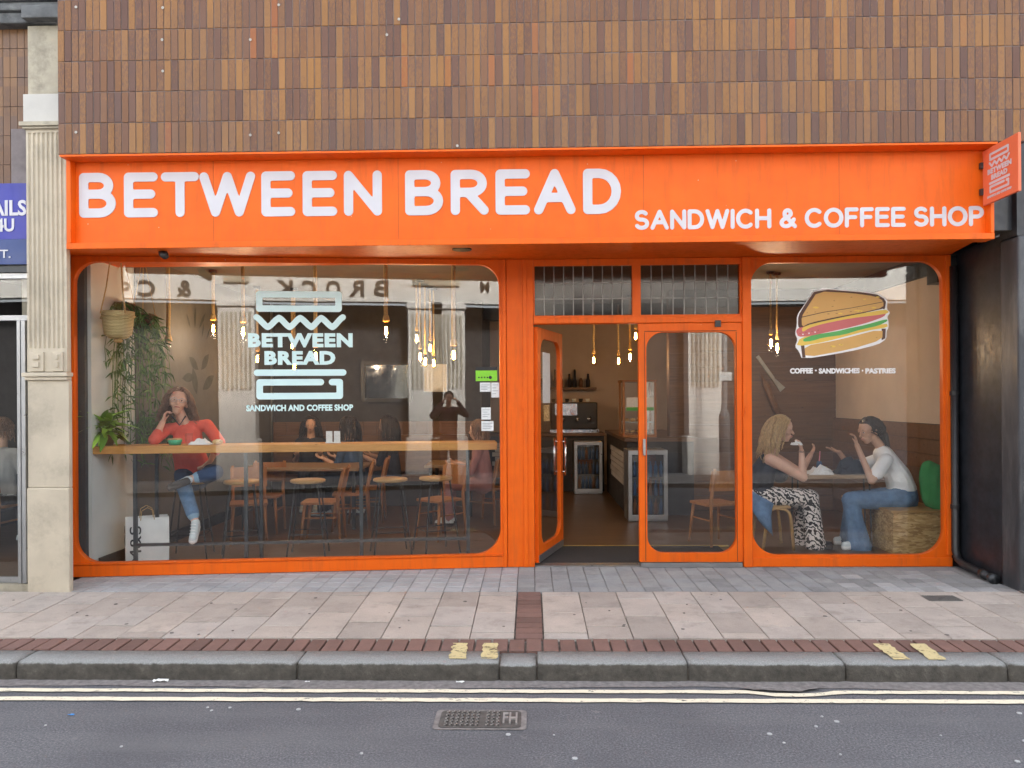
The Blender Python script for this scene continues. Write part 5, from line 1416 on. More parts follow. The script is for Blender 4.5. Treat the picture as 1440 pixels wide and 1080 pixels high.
# ================================================================ RIGHT NOOK: table, bench, cushion, wall pieces
TBX0, TBX1 = P(1122, 672, .86).x, P(1232, 672, .86).x
ntb = empty('nook_table', ((TBX0+TBX1)/2, 1.15, 0), 'pale wooden table between the two women in the right window', 'table')
MB().box(TBX0, TBX1, .84, 1.45, .735, .77).build('table_top', M_TABLE, ntb, bevel=.004)
for x in (TBX1-.10, TBX1-.04): MB().tube([(x, .93, .734), (x+.01, .90, .003)], .009, 6).build('leg', M_BLACKP, ntb)
for x in (TBX0+.12, TBX0+.18): MB().tube([(x, 1.38, .734), (x-.01, 1.40, .003)], .009, 6).build('leg', M_BLACKP, ntb)
bx0_ = P(1256, 750, .55).x; bx1_ = XW1-.06
ob_ = empty('strand_board_bench', ((bx0_+bx1_)/2, .85, 0), 'strand board box bench under the green cushion', 'bench')
MB().box(bx0_, bx1_, .55, 1.75, .003, .42).build('box', M_OSB, ob_); MB().box(bx0_-.03, bx1_, .53, 1.76, .422, .445).build('seat_board', M_OAKP, ob_)
# cushion standing on the bench
cc = P(1305, 680, .82); mb = MB(); n = 20; vs = []
for s in (-1, 1):
    for i in range(n+1):
        for j in range(n+1):
            u, v = i/n*2-1, j/n*2-1; th = .085*(max(0, (1-u**4)*(1-v**4)))**.55
            pin = 1-.10*(1-abs(v)**1.5)*abs(u)**6
            wv_ = (1-.30*abs(v)**3); vs.append((s*th*.85+.006*math.sin(u*9+v*4)*(1-u*u), u*.135*wv_, v*.255*(1-.10*u*u-.05*abs(u))+.02*math.sin(u*2.5)))
fs = []
N = (n+1)**2
for s in range(2):
    for i in range(n):
        for j in range(n):
            q = s*N+i*(n+1)+j; f = (q, q+1, q+n+2, q+n+1); fs.append(f if s else f[::-1])
CT = Matrix.Translation((cc.x-.01, .68, .675)) @ Matrix.Rotation(R(52), 4, 'Z') @ Matrix.Rotation(R(7), 4, 'Y') @ Matrix.Rotation(R(-6), 4, 'X')
tag(MB(CT).add(vs, fs).build('green_cushion', M_GREEN, None, True), 'plump green cushion standing on the strand board bench', 'cushion')
crumple('paper_wrap', (P(1155, 665, .95).x, .98, .77), .13, .09, .09, M_PAPER, 'crumpled white paper on the nook table by the blonde woman', 'wrapper')
crumple('dark_bag', (P(1198, 655, 1.0).x, 1.02, .77), .17, .12, .17, M_DARKCL, 'soft dark handbag lying on the nook table', 'bag')
c = P(1152, 660, 1.2); sc_b = empty('sauce_bottle', (c.x, 1.2, .77), 'small dark bottle with pink straw and yellow lid on the nook table', 'bottle')
MB().lathe((c.x, 1.2, .771), [(.03, 0), (.032, .09), (.02, .12)], 12).build('bottle', M_BLUECL, sc_b, True); MB().lathe((c.x+.05, 1.17, .771), [(.025, 0), (.025, .05), (.02, .06)], 12).build('yellow_lid', pm('yellow_plastic', (.75, .55, .03), .4), sc_b, True); MB().tube([(c.x, 1.2, .88), (c.x+.01, 1.2, 1.0)], .006, 6).build('straw', pm('pink_plastic', (.7, .25, .3), .4), sc_b)
# bentwood stool frame under the blonde woman and a denim jacket on it
a, b = P(1077, 778, .75), P(1112, 728, .75)
bs = empty('bentwood_seat', ((a.x+b.x)/2-.1, .95, 0), 'bent blond wood seat under the woman in zebra trousers', 'chair')
for y in (.75, 1.15): MB().tube([(a.x-.03, y, .003), (a.x+.02, y, .36), (a.x+.05, y, .42), (a.x+.10, y, .44), (b.x-.06, y, .43), (b.x-.02, y, .40), (b.x, y, .34), (b.x+.03, y, .003)], .017, 8).build('bent_leg', M_OAKP, bs, True)
MB().box(a.x-.25, b.x+.0, .74, 1.16, .441, .462).build('seat', M_OAKP, bs, bevel=.005)
mb = MB(); vs = []; n = 8; A = P(1050, 690, .70); 
for i in range(n+1):
    for j in range(n+1):
        u, v = i/n, j/n; vs.append((A.x+.27*u-.03*math.sin(v*3), .70-.02*math.sin(u*9)+.012*math.sin(v*7), .66-.34*v*(.5+.5*u)-.16*u))
mb.add(vs, [(i*(n+1)+j, i*(n+1)+j+1, (i+1)*(n+1)+j+1, (i+1)*(n+1)+j) for i in range(n) for j in range(n)])
o = mb.build('denim_jacket', M_JEAN, None, True); sm_ = o.modifiers.new('thickness', 'SOLIDIFY'); sm_.thickness = .012; tag(o, 'blue denim jacket draped on the seat beside the door post', 'jacket')
# wall pieces
M_UT = pm('grey_utensil', (.32, .33, .32), .5, .15, 10, .1)
sp = empty('giant_spatula', P(1080, 525, 3.5), 'oversized grey spatula hung on the nook wall', 'wall decoration')
a, b, c = P(1065, 501, 3.52), P(1087, 532, 3.52), P(1101, 548, 3.52)
MB().bar(a, b, .045).build('handle', M_UT, sp); d_2 = (c-b); s_ = Vector((d_2.z, 0, -d_2.x)).normalized()*.045
MB().add([b-s_*.4, b+s_*.4, c+s_, c-s_, b-s_*.4+Vector((0, .02, 0)), b+s_*.4+Vector((0, .02, 0)), c+s_+Vector((0, .02, 0)), c-s_+Vector((0, .02, 0))], [(0, 1, 2, 3), (7, 6, 5, 4), (0, 4, 5, 1), (1, 5, 6, 2), (2, 6, 7, 3), (3, 7, 4, 0)]).build('blade', M_UT, sp)
rp = empty('giant_rolling_pin', P(1090, 560, 3.5), 'oversized dark rolling pin slanting on the nook wall', 'wall decoration')
a, b = P(1070, 525, 3.5), P(1098, 592, 3.5); MB().tube([a, a.lerp(b, .16), a.lerp(b, .18), a.lerp(b, .82), a.lerp(b, .84), b], [.02, .02, .045, .045, .02, .02], 10).build('pin', M_PANEL, rp, True)
shn = empty('wall_shelf', P(1268, 458, 2.9), 'pale wall shelf with small plants in the right window', 'shelf')
a, b = P(1240, 462, 3.35), P(1292, 453, 3.35); MB().box(a.x, b.x, 3.35, 3.56, a.z, b.z).build('board', M_PLASTER, shn)
MB().box(b.x-.03, b.x, 3.35, 3.56, a.z-1.1, a.z-.001).build('upright', M_NAVY, shn)
trailing('shelf_plant', Vector(((a.x+b.x)/2, 3.45, b.z+.001)), 16, .05, .3, .25, 'small dark plant on the wall shelf', .012, .09, M_LEAFD, False)
a = P(1270, 545, 2.7); pt = empty('hanging_planter', a, 'dark planter with trailing leaves beside the nook shelf', 'planter'); MB().box(a.x-.14, a.x+.14, 2.6, 2.8, a.z-.05, a.z+.14).build('box', M_CHARC, pt)
trailing('planter_plant', a+Vector((0, 0, .15)), 18, .1, .4, .2, 'leafy plant growing in the dark nook planter', .012, .09, M_LEAFD, False)
a, b = P(1307, 400, .5), P(1324, 372, .5); tag(MB().box(a.x, XW1-.055, .35, .55, a.z, 3.05).build('wall_speaker', M_BLACKP), 'black speaker box high in the corner of the right window', 'speaker')
# ================================================================ PEOPLE
def capsule(mb, a, b, ra, rb, axis=None, k=1.0, n=14):
    a, b = Vector(a), Vector(b); d = b-a; L = d.length
    d = d.normalized() if L > 1e-6 else Vector((0, 0, 1))
    u = (Vector(axis) if axis else d.orthogonal()); u = u-d*u.dot(d)
    if u.length < 1e-6: u = d.orthogonal()
    u.normalize(); v = d.cross(u); rows = []
    for i in range(5): t = -math.pi/2+math.pi/2*i/4; rows.append((a+d*(ra*math.sin(t)), ra*max(math.cos(t), .02)))
    for i in range(1, 5): rows.append((a.lerp(b, i/5), ra+(rb-ra)*i/5))
    for i in range(5): t = math.pi/2*i/4; rows.append((b+d*(rb*math.sin(t)), rb*max(math.cos(t), .02)))
    vs, fs = [], []
    for c, r in rows:
        for q in range(n):
            t = 2*math.pi*q/n; vs.append(c+u*(r*k*math.cos(t))+v*(r*math.sin(t)))
    m = len(rows)
    for i in range(m-1):
        for q in range(n): fs.append((i*n+q, i*n+(q+1) % n, (i+1)*n+(q+1) % n, (i+1)*n+q))
    fs.append(tuple(range(n-1, -1, -1))); fs.append(tuple((m-1)*n+q for q in range(n)))
    mb.add(vs, fs)
def body(prims, parent, voxel=.008, name='body', smooth=4):
    """prims: (a, b, ra, rb, material[, flat axis, factor]) -> one continuous skin"""
    mb = MB(); mats = []
    for p in prims:
        ax, k = (p[5], p[6]) if len(p) > 5 else (None, 1.0); capsule(mb, p[0], p[1], p[2], p[3], ax, k)
        if p[4] not in mats: mats.append(p[4])
    o = mb.build(name+'_rough', None); r = o.modifiers.new('r', 'REMESH'); r.mode = 'VOXEL'; r.voxel_size = voxel; r.use_smooth_shade = True
    s = o.modifiers.new('s', 'SMOOTH'); s.factor = .5; s.iterations = smooth
    dg = bpy.context.evaluated_depsgraph_get(); dg.update(); me = bpy.data.meshes.new_from_object(o.evaluated_get(dg)); bpy.data.objects.remove(o)
    me.name = name; me.materials.clear()
    for m in mats: me.materials.append(m)
    n = len(me.polygons); C = np.empty(n*3); me.polygons.foreach_get('center', C); C = C.reshape(-1, 3); best = np.full(n, 1e9); idx = np.zeros(n, int)
    for p in prims:
        a, b = np.array(p[0]), np.array(p[1]); ab = b-a; L = max(ab@ab, 1e-9); t = np.clip((C-a)@ab/L, 0, 1); q = C-(a+t[:, None]*ab)
        if len(p) > 5:
            u = np.array(Vector(p[5]).normalized()); d = ab/np.sqrt(L); u = u-d*(u@d); u = u/max(np.linalg.norm(u), 1e-6); c = q@u; q = q-np.outer(c, u)*(1-1/p[6])
        D = np.linalg.norm(q, axis=1)-(p[2]+(p[3]-p[2])*t); m = D < best; best[m] = D[m]; idx[m] = mats.index(p[4])
    me.polygons.foreach_set('material_index', idx); me.polygons.foreach_set('use_smooth', [True]*n)
    off = wloc(parent); me.transform(Matrix.Translation(-off)); me.update()
    ob = bpy.data.objects.new(name, me); COL.objects.link(ob); ob.parent = parent; return ob
def head(c, f, u, skin, s=1.0):
    f = Vector(f).normalized(); u = Vector(u); u = (u-f*u.dot(f)).normalized(); r = f.cross(u)
    P_ = lambda a, b, d=0: c+(f*a+u*b+r*d)*s
    pr = [(P_(-.02, .035), P_(.012, .038), .094*s, .088*s, skin, r, .82), (P_(.028, .01), P_(.045, -.068), .066*s, .04*s, skin, r, .9), (P_(.05, -.088), P_(.06, -.09), .026*s, .02*s, skin),
          (P_(.092, .012), P_(.112, -.024), .008*s, .013*s, skin), (P_(.07, -.055, .0), P_(.088, -.056), .026*s, .016*s, skin, r, 1.2), (P_(.06, .022, .04), P_(.06, .022, -.04), .032*s, .032*s, skin),
          (P_(.055, -.02, .04), P_(.055, -.02, -.04), .022*s, .022*s, skin)]
    for q in (-1, 1): pr.append((P_(-.01, .012, q*.079), P_(-.015, -.025, q*.077), .015*s, .011*s, skin))
    return pr
def face(parent, c, f, u, s=1.0, brow=M_HAIRB, glasses=False):
    f = Vector(f).normalized(); u = Vector(u); u = (u-f*u.dot(f)).normalized(); r = f.cross(u); B = Matrix((r, f, u)).transposed()
    Q = lambda a, b, d=0: c+(f*a+u*b+r*d)*s
    for q in (-1, 1):
        e = MB().ball(Q(.084, .012, q*.031), .0135*s, 10, (1.15, .6, .55), B).build('eye', M_EYEW, parent, True); MB().ball(Q(.0895, .012, q*.031), .0065*s, 8, (1, .6, 1), B).build('iris', M_EYED, e, True)
        MB().tube([Q(.086, .028, q*.014), Q(.09, .034, q*.03), Q(.078, .030, q*.048)], [.003*s, .004*s, .002*s], 5).build('eyebrow', brow, parent)
    MB().tube([Q(.088, -.053, -.022), Q(.100, -.050, -.008), Q(.102, -.052, 0), Q(.100, -.050, .008), Q(.088, -.053, .022)], [.003*s, .006*s, .006*s, .006*s, .003*s], 6).build('mouth', M_LIP, parent, True)
    if glasses:
        g = None
        for q in (-1, 1):
            pts = [Q(.112, .008+.019*math.sin(t*.524), q*.034+.024*math.cos(t*.524)) for t in range(12)]
            o = MB().tube(pts, .0022*s, 5, close=True).build('glasses_rim', M_ALU, parent)
        MB().tube([Q(.112, .012, -.01), Q(.114, .013, .01)], .002*s, 5).build('glasses_bridge', M_ALU, parent)
        for q in (-1, 1): MB().tube([Q(.112, .014, q*.058), Q(0, .018, q*.082)], .002*s, 5).build('glasses_arm', M_ALU, parent)
def hair(parent, c, f, u, m, length, n=260, curl=.0, vol=.02, s=1.0, back=0.0, th=.0055, tail=None, front=.35, sd=.6):
    f = Vector(f).normalized(); u = Vector(u); u = (u-f*u.dot(f)).normalized(); r = f.cross(u); mb = MB(); c0 = c+(u*.035-f*.012)*s
    rad = Vector((.083, .103, .1))*s                                 # r, f, u half axes
    cap = MB(); vs = []; N, Mm = 20, 10; fs = []
    for i in range(Mm+1):
        ph = math.pi*.62*i/Mm
        for k in range(N):
            t = 2*math.pi*k/N; d = Vector((math.sin(ph)*math.cos(t), math.sin(ph)*math.sin(t), math.cos(ph)))
            if d.y > front and d.z < .55: d = Vector((d.x, d.y*.55, max(d.z, .35))); d *= .93
            vs.append(c0+r*d.x*rad.x*1.06+f*d.y*rad.y*1.05+u*d.z*rad.z*1.06)
    for i in range(Mm):
        for k in range(N): fs.append((i*N+k, (i+1)*N+k, (i+1)*N+(k+1) % N, i*N+(k+1) % N))
    cap.add(vs, fs)
    ho = cap.build('hair', m, parent, True)
    k = 0
    while k < n:
        ph = rng.uniform(.05, 1.9); t = rng.uniform(0, 2*math.pi); d = Vector((math.sin(ph)*math.cos(t), math.sin(ph)*math.sin(t), math.cos(ph)))
        if d.y > front and d.z < .62: continue
        k += 1
        nrm = (r*d.x+f*d.y+u*d.z).normalized(); p = c0+r*d.x*rad.x*1.05+f*d.y*rad.y*1.05+u*d.z*rad.z*1.05; path = [p.copy()]; L = length*rng.uniform(.75, 1.1); seg = 11; st = L/seg
        side = r*(1 if d.x > 0 else -1); v = (nrm*.35+side*sd-f*(.2+back)+u*.15).normalized(); ph0 = rng.uniform(0, 6.28)
        for i in range(seg):
            v = (v*.62+Vector((0, 0, -1))*.42-f*back*.12).normalized(); q = p+v*st
            if tail is not None: 
                w_ = min(1, i/4); q = q.lerp(tail+Vector((rng.uniform(-.02, .02), rng.uniform(-.02, .02), -max(0, i-4)*st*.95)), w_*.55)
            e = q-c0; l = Vector((e.dot(r)/(rad.x*1.1), e.dot(f)/(rad.y*1.1), e.dot(u)/(rad.z*1.1)))
            if l.length < 1.0: l = l.normalized()*1.02; q = c0+r*l.x*rad.x*1.1+f*l.y*rad.y*1.1+u*l.z*rad.z*1.1
            if e.dot(f) > .03 and abs(e.dot(r)) < .08*s and e.dot(u) < .03: q += side*.025-f*.02
            elif e.dot(u) < -.06*s: q += side*vol*.14
            p = q
            cu = curl*(i/seg); path.append(p+(r*math.cos(i*1.5+ph0)+f*math.sin(i*1.5+ph0))*cu+nrm*vol*.25)
        mb.tube(path, [th*s*(1-.55*i/seg) for i in range(seg+1)], 4)
    mb.build('strands', m, ho, True)
def hand(wr, d, palm, skin, s=1.0, curl=.5, spread=.25):
    """palm + five bent fingers; d = direction of the hand, palm = palm normal (fingers curl towards it)"""
    d = Vector(d).normalized(); pn = Vector(palm); pn = (pn-d*pn.dot(d)).normalized(); x = d.cross(pn); wr = Vector(wr); out = []
    Q = lambda a, b, c=0: wr+(d*a+x*b+pn*c)*s
    for b in (-.026, -.009, .009, .026): out.append((Q(.012, b*.7), Q(.078, b), .016*s, .0125*s, skin))
    for b, L in ((-.031, .062), (-.0105, .076), (.0105, .08), (.031, .07)):
        a0 = Q(.08, b); c1, c2, c3 = curl*.5, curl*1.3, curl*2.0; sp = b*spread*8
        p = a0
        for l, ang in ((.42, c1), (.33, c2), (.25, c3)):
            q = p+(d*math.cos(ang)+pn*math.sin(ang)+x*sp*.35).normalized()*L*l*s; out.append((p, q, .0092*s, .0078*s, skin)); p = q
    p = Q(.02, .022, .008); q = Q(.05, .052, .022); r_ = Q(.078, .06, .035); out += [(p, q, .014*s, .0105*s, skin), (q, r_, .0105*s, .008*s, skin)]
    return out
def shoe(ank, toe, up, m, sole, w=.036):
    ank, toe, up = Vector(ank), Vector(toe), Vector(up).normalized(); d = (toe-ank); heel = ank-d.normalized()*.03-up*.045; tp = toe-up*.0
    return [(ank, heel, .04, .036, m), (heel, tp, .036, w, m), (ank-up*.01, heel.lerp(tp, .6)+up*.008, .04, .032, m), (heel-up*.026, tp-up*.024, .033, .036, sole, d.cross(up), 1.12)]
V = Vector
# ---- woman in coral on a stool, elbow on the bar, cheek in hand
def wp(px, py, inn): return W(px, py, inn)
w1 = empty('person', wp(268, 700, .8)-V((0, 0, .7)), 'person in a coral blouse and rolled jeans resting cheek on hand at the bar', 'person')
hc = wp(250, 567, .66); hf = V((.40, -.86, .17)).normalized(); hu = V((.10, .12, 1))
chest = wp(264, 616, .74); pel = wp(272, 664, .84)
shR, shL = wp(234, 604, .72), wp(291, 598, .76); elR = wp(217, 621, .42); wrR = wp(229, 593, .57)
elL = wp(309, 622, .70); wrL = wp(296, 648, .58)
knR, anR = wp(258, 682, .40), wp(275, 735, .28); hipR, hipL = wp(259, 668, .80), wp(290, 667, .82)
knL, anL = wp(303, 664, .36), wp(264, 675, .26)
elR.z = max(elR.z, zt+.045)
pr = head(hc, hf, hu, M_SKIN, 1.12)
pr += [(hc-V((0, 0, .05))-hf*.02, chest.lerp(shR.lerp(shL, .5), .9), .05, .052, M_SKIN), (chest+V((0, 0, .06)), chest+V((0, 0, -.1)), .10, .115, M_CORAL, WD, 1.38), (chest+V((0, -.03, -.06)), pel+V((0, -.02, .06)), .115, .135, M_CORAL, WD, 1.3), (shR, shL, .062, .062, M_CORAL), (pel, pel+V((0, 0, .05)), .135, .13, M_CORAL, WD, 1.3),
       (shR, shR.lerp(elR, .55), .062, .058, M_CORAL), (shR.lerp(elR, .55), elR, .058, .056, M_CORAL), (elR, elR.lerp(wrR, .33), .052, .046, M_CORAL), (elR.lerp(wrR, .33), wrR, .037, .027, M_SKIN),
       (shL, elL, .064, .056, M_CORAL), (elL, elL.lerp(wrL, .5), .056, .05, M_CORAL), (elL.lerp(wrL, .5), wrL, .035, .026, M_SKIN),
       (pel-V((0, 0, .03)), pel-V((0, 0, .06)), .135, .135, M_JEAND, WD, 1.25), (hipR, knR, .098, .073, M_JEAND), (knR, knR.lerp(anR, .5), .073, .064, M_JEAN), (knR.lerp(anR, .5), knR.lerp(anR, .74), .064, .062, M_JEAN), (knR.lerp(anR, .80), knR.lerp(anR, .805), .056, .056, M_CUFF), (knR.lerp(anR, .8), anR, .04, .032, M_SKIN),
       (hipL, knL, .10, .076, M_JEAND), (knL, knL.lerp(anL, .53), .074, .062, M_JEAND), (knL.lerp(anL, .62), knL.lerp(anL, .63), .056, .056, M_CUFF), (knL.lerp(anL, .6), anL, .042, .033, M_SKIN)]
pr += hand(wrR, V((.22, .10, 1)), V((1, .35, 0)), M_SKIN, .95, 1.05) + hand(wrL, V((-.5, -.3, -.55)), V((-.6, .3, .4)), M_SKIN, .95, .4)
pr += shoe(anR, wp(271, 757, .16), V((0, -.2, 1)), M_SHOE, M_VINYLW) + shoe(anL, wp(242, 684, .20), V((.1, 1, .25)), M_SHOE, M_SOLE)
bd = body(pr, w1, .0075); face(w1, hc, hf, hu, 1.12, M_HAIRB, True); hair(w1, hc, hf, hu, M_HAIRB, .24, 420, .028, .03, th=.005, sd=.4, s=1.12)
lc = MB()
for i in range(4):
    t = .25+i*.17; q = anR.lerp(wp(271, 757, .16), t)+V((0, -.03, .028-.02*t)); lc.tube([q+WD*-.025, q+V((0, -.008, .006)), q+WD*.025], .004, 5)
lc.build('laces', M_VINYLW, w1)
MB().tube([hc+V((-.06, -.0, -.13)), chest.lerp(hc, .38)+V((0, -.10, 0)), hc+V((.07, .02, -.13))], .007, 6).build('necklace', M_STEEL, w1, True)
# ---- blonde woman in profile
w2 = empty('person', (P(1085, 720, 1.0).x, 1.0, 0), 'person with long blonde hair, dark sleeveless top and zebra trousers holding a napkin', 'person')
q2 = lambda px, py, Y: P(px, py, Y)
hc = q2(1099, 605, 1.02); hf = V((.96, -.22, -.08)); hu = V((.05, 0, 1))
nk_ = q2(1087, 630, 1.02); sN, sF = q2(1086, 646, .86), q2(1090, 644, 1.2); elN = q2(1129, 671, .80); wrN = q2(1127, 634, .86)
pel = q2(1066, 692, 1.02); mid = q2(1072, 665, 1.02); kn = q2(1139, 700, .88); an = q2(1146, 765, .84); kn2 = q2(1130, 703, 1.12); an2 = q2(1128, 765, 1.1)
elF = q2(1125, 665, 1.26); wrF = q2(1140, 640, 1.18)
pr = head(hc, hf, hu, M_SKIN, 1.1)
pr += [(hc-V((.02, 0, .05)), nk_, .048, .05, M_SKIN), (nk_-V((0, 0, .03)), q2(1084, 642, 1.02), .055, .085, M_SKIN, (0, 1, 0), 1.2), (q2(1080, 652, 1.02), mid, .115, .125, M_NAVYTOP, (0, 1, 0), 1.3), (mid, pel, .13, .14, M_NAVYTOP, (0, 1, 0), 1.3), (q2(1098, 657, 1.0), q2(1096, 668, 1.0), .08, .085, M_NAVYTOP, (0, 1, 0), 1.5),
       (sN+V((-.01, .03, 0)), sN.lerp(elN, .4), .066, .062, M_SKIN), (sN.lerp(elN, .4), elN, .062, .05, M_SKIN), (elN, wrN, .046, .028, M_SKIN), (sF, elF, .06, .05, M_SKIN), (elF, wrF, .045, .028, M_SKIN),
       (pel-V((0, 0, .02)), pel-V((0, 0, .05)), .15, .15, M_ZEBRA, (0, 1, 0), 1.25), (pel+V((.05, -.1, -.04)), kn, .115, .092, M_ZEBRA), (kn, an, .088, .105, M_ZEBRA), (pel+V((.05, .1, -.04)), kn2, .115, .092, M_ZEBRA), (kn2, an2, .088, .10, M_ZEBRA)]
pr += hand(wrN, V((-.1, .12, 1)), V((-1, .1, 0)), M_SKIN, .95, .8) + hand(wrF, V((.3, -.2, .7)), V((-.8, 0, .3)), M_SKIN, .9, .6)
pr += shoe(V((an.x, an.y, .1)), V((an.x+.14, an.y-.03, .05)), V((0, 0, 1)), M_DARKCL, M_SOLE) + shoe(V((an2.x, an2.y, .1)), V((an2.x+.14, an2.y, .05)), V((0, 0, 1)), M_DARKCL, M_SOLE)
body(pr, w2, .0075); face(w2, hc, hf, hu, 1.1, M_HAIRL); hair(w2, hc, hf, hu, M_HAIRL, .36, 360, .010, .03, back=.55, th=.006, s=1.1)
crumple('napkin', wrN+V((-.05, -.01, .06)), .055, .04, .05, M_PAPER, 'white paper napkin in the hand of the blonde person', 'napkin')
MB().tube([wrN+V((.034*math.cos(t*.524), .034*math.sin(t*.524), -.01)) for t in range(12)], .005, 6, close=True).build('bracelet', M_CHROME, w2)
MB().tube([hc+V((.02, -.07, .09)), hc+V((.0, -.0, .135)), hc+V((.02, .07, .09))], .008, 6).build('sunglasses', M_BLACKP, w2, True)
# ---- dark-haired woman in white tee
w3 = empty('person', (P(1262, 720, .95).x, .95, 0), 'person with dark ponytail, white tee and wide blue jeans leaning over the nook table', 'person')
hc = q2(1223, 607, 1.0); hf = V((-.93, -.22, -.2)); hu = V((-.15, 0, 1))
nk_ = q2(1239, 629, 1.0); sN, sF = q2(1246, 647, .84), q2(1236, 645, 1.18); elN = q2(1226, 676, .80); wrN = q2(1205, 626, .86); elF = q2(1198, 660, 1.2); wrF = q2(1180, 636, 1.16)
mid = q2(1262, 668, .98); pel = q2(1268, 694, .98); kn = q2(1196, 703, .86); an = q2(1208, 768, .82); kn2 = q2(1200, 702, 1.1); an2 = q2(1196, 762, 1.08)
pr = head(hc, hf, hu, M_SKIN2, 1.1)
pr += [(hc+V((.03, 0, -.05)), nk_, .047, .05, M_SKIN2), (q2(1242, 639, 1.0), mid, .098, .12, M_TEE, (0, 1, 0), 1.35), (mid, pel+V((0, 0, .05)), .125, .14, M_TEE, (0, 1, 0), 1.28), (sN, sF, .065, .06, M_TEE), (sN, sN.lerp(elN, .62), .072, .074, M_TEE), (sN.lerp(elN, .6), elN, .048, .042, M_SKIN2), (elN, wrN, .04, .026, M_SKIN2), (sF, sF.lerp(elF, .6), .066, .066, M_TEE), (sF.lerp(elF, .6), elF, .045, .04, M_SKIN2), (elF, wrF, .038, .026, M_SKIN2),
       (pel, pel-V((0, 0, .06)), .15, .155, M_JEAN, (0, 1, 0), 1.25), (pel+V((-.05, -.11, -.05)), kn, .12, .088, M_JEAN), (kn, kn.lerp(an, .5), .085, .095, M_JEAN), (kn.lerp(an, .5), an, .095, .125, M_JEAN), (pel+V((-.05, .1, -.05)), kn2, .115, .088, M_JEAN), (kn2, an2, .085, .12, M_JEAN)]
pr += hand(wrN, V((-.12, .1, 1)), V((-.9, .3, 0)), M_SKIN2, .95, .7) + hand(wrF, V((-.95, -.1, .3)), V((0, 0, 1)), M_SKIN2, .95, .15)
pr += shoe(V((an.x, an.y, .1)), V((an.x-.16, an.y-.03, .05)), V((0, 0, 1)), M_SHOE, M_VINYLW) + shoe(V((an2.x, an2.y, .1)), V((an2.x-.15, an2.y, .05)), V((0, 0, 1)), M_SHOE, M_VINYLW)
body(pr, w3, .0075); face(w3, hc, hf, hu, 1.1, M_HAIRD); hair(w3, hc, hf, hu, M_HAIRD, .34, 300, .004, .004, back=1.0, th=.005, tail=hc+V((.10, .0, -.02)), s=1.1, front=.5)
pt_ = MB()
for i in range(46):
    a_, b_ = rng.uniform(-.03, .03), rng.uniform(-.03, .03); r0 = hc+V((.105+a_*.4, b_*.6, .035+a_*.5)); pt_.tube([hc+V((.06, b_*2, .06+a_)), r0, r0+V((.045+a_*.5, b_, -.07)), r0+V((.05+a_, b_*1.3, -.20)), r0+V((.065+a_*1.4, b_*1.4, -.30+a_*2))], [.006, .007, .007, .006, .003], 4)
pt_.build('ponytail', M_HAIRD, w3, True)
MB().tube([hc+V((.03, -.085, .06)), hc+V((.02, -.05, .125)), hc+V((.02, .05, .125)), hc+V((.03, .085, .06))], [.012, .02, .02, .012], 8).build('hair_band', pm('red_scarf', (.28, .03, .03), .8), w3, True)
# ---- photographer across the street, seen only in the glass
px_, py_ = 0.0, -7.72; zf = ZR
w4 = empty('person', (px_, py_, zf), 'person in a maroon hoodie photographing from the road, reflected in the left window', 'person')
hc = V((0, py_, 1.60)); hf = V((0, 1, -.05)); hu = V((0, 0, 1))
pr = head(hc, hf, hu, M_SKIN)
pr += [(hc-V((0, .02, .06)), V((0, py_-.03, 1.42)), .055, .06, M_SKIN), (V((0, py_-.03, 1.28)), V((0, py_-.02, 1.0)), .125, .125, M_MAROON, (1, 0, 0), 1.45), (V((-.17, py_-.03, 1.37)), V((.17, py_-.03, 1.37)), .075, .075, M_MAROON), (V((0, py_-.02, 1.0)), V((0, py_-.02, .82)), .13, .135, M_MAROON, (1, 0, 0), 1.35), (V((0, py_-.02, .78)), V((0, py_-.02, .74)), .13, .13, M_DARKCL, (1, 0, 0), 1.3)]
for s in (-1, 1):
    sh_ = V((s*.19, py_-.03, 1.36)); el = V((s*.34, py_+.12, 1.28)); wr = V((s*.16, py_+.24, 1.52)); hip = V((s*.09, py_-.02, .74)); kn = V((s*.11, py_+.02, .36)); an = V((s*.13, py_-.02, ZR+.1))
    pr += [(sh_, el, .068, .058, M_MAROON), (el, wr, .055, .042, M_MAROON), (hip, kn, .098, .072, M_DARKCL), (kn, an, .07, .058, M_DARKCL)] + hand(wr, V((-s*.5, .35, .8)), V((-s, 0, .0)), M_SKIN, 1.0, .8) + shoe(an, an+V((s*.03, .17, -.06)), V((0, 0, 1)), M_DARKCL, M_SOLE)
body(pr, w4, .010); face(w4, hc, hf, hu, 1, M_HAIRD); hair(w4, hc, hf, hu, M_HAIRD, .06, 140, 0, .004)
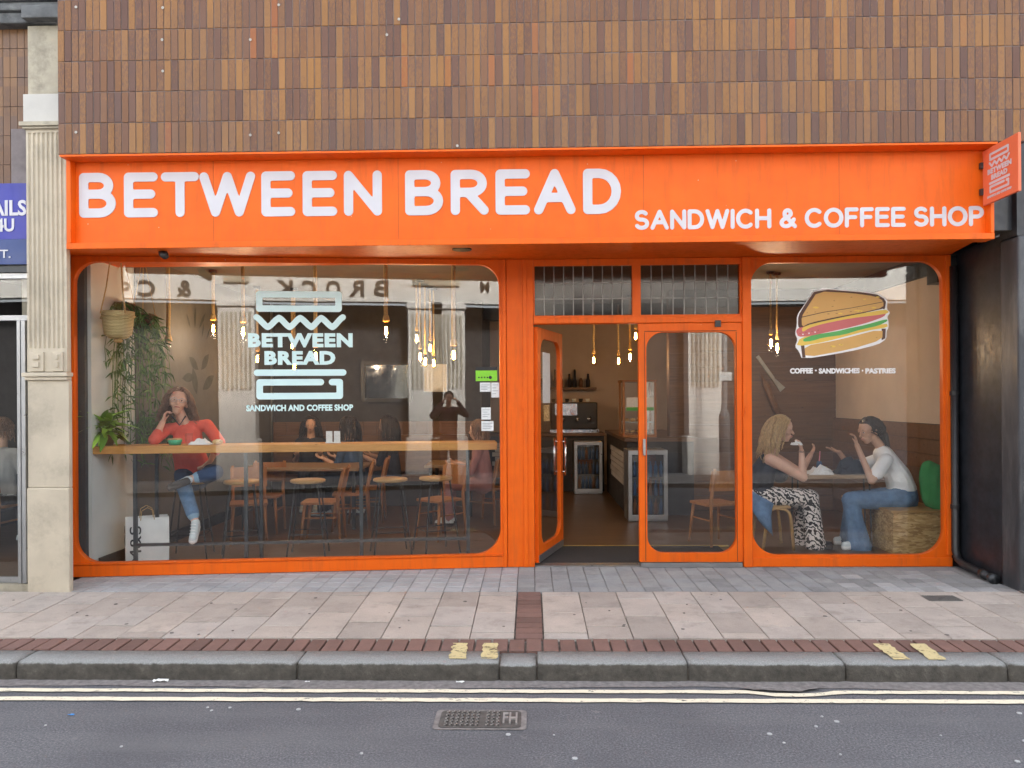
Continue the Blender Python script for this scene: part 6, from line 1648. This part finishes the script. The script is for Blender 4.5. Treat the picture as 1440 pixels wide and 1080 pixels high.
# ---- dim diners at the back of the left room
def diner(px, pyh, Y, fx, fy, top, hairm, hl, label, skirt=M_DARKCL):
    hc = P(px, pyh, Y); hc.z = min(hc.z, 1.28); e = empty('person', (hc.x, Y, 0), label, 'person'); f = V((fx, fy, -.05)).normalized(); sd = V((f.y, -f.x, 0)); ch = hc+V((0, 0, -.36))-f*.03; pe = V((hc.x, Y, .53))-f*.06
    pr = head(hc, f, V((0, 0, 1)), M_SKIN2)+[(hc-V((0, 0, .06)), hc-V((0, 0, .18))-f*.02, .05, .055, M_SKIN2), (ch+V((0, 0, .08)), pe+V((0, 0, .1)), .11, .13, top, sd, 1.4), (ch+V((0, 0, .12))+sd*.16, ch+V((0, 0, .12))-sd*.16, .06, .06, top), (pe, pe+V((0, 0, .05)), .14, .14, skirt, sd, 1.25)]
    for s in (-1, 1):
        sh_ = ch+V((0, 0, .11))+sd*.18*s; el = sh_+V((0, 0, -.26))+f*.08+sd*s*.04; wr = el+f*.22+V((0, 0, .1))-sd*s*.06; hip = pe+sd*.09*s; kn = hip+f*.42; an = V((kn.x, kn.y, .09))
        pr += [(sh_, el, .055, .046, top), (el, wr, .042, .028, M_SKIN2), (hip, kn, .095, .07, skirt), (kn, an, .065, .045, skirt)]+hand(wr, f+V((0, 0, .3)), V((0, 0, 1)), M_SKIN2, .95, .5)+shoe(an, an+f*.15-V((0, 0, .04)), V((0, 0, 1)), M_SHOE, M_SOLE)
    body(pr, e, .011); face(e, hc, f, V((0, 0, 1)), 1, hairm); hair(e, hc, f, V((0, 0, 1)), hairm, hl, 180, .006, .015, th=.007)
diner(437, 598, 3.9, .2, -1, M_DARKCL, M_HAIRD, .3, 'dim seated diner in dark clothes behind the long table on the left')
diner(489, 600, 3.0, -1, .25, M_BLUECL, M_HAIRD, .34, 'dim seated diner in blue with dark hair at the long table')
diner(544, 598, 3.3, -1, .1, M_DARKCL, M_HAIRD, .42, 'dim seated diner with very long dark hair below the mirror')
diner(672, 606, 2.4, -1, .1, M_PINKCL, M_HAIRB, .2, 'dim seated diner in dusty pink near the right edge of the left window', M_PINKCL)
cn = copy_tree(ch0); cp_ = P(4, 552, .9); cn.location = (cp_.x-.02, .86, .041); cn.rotation_euler = (0, 0, R(-5)); tag(cn, 'wooden chair under the seated person in the neighbouring shop', 'chair')
diner(4, 552, .9, .1, 1, pm('grey_jumper', (.42, .41, .39), .9, .1, 6, .4), M_HAIRB, .12, 'seated person in pale grey inside the neighbouring shop')
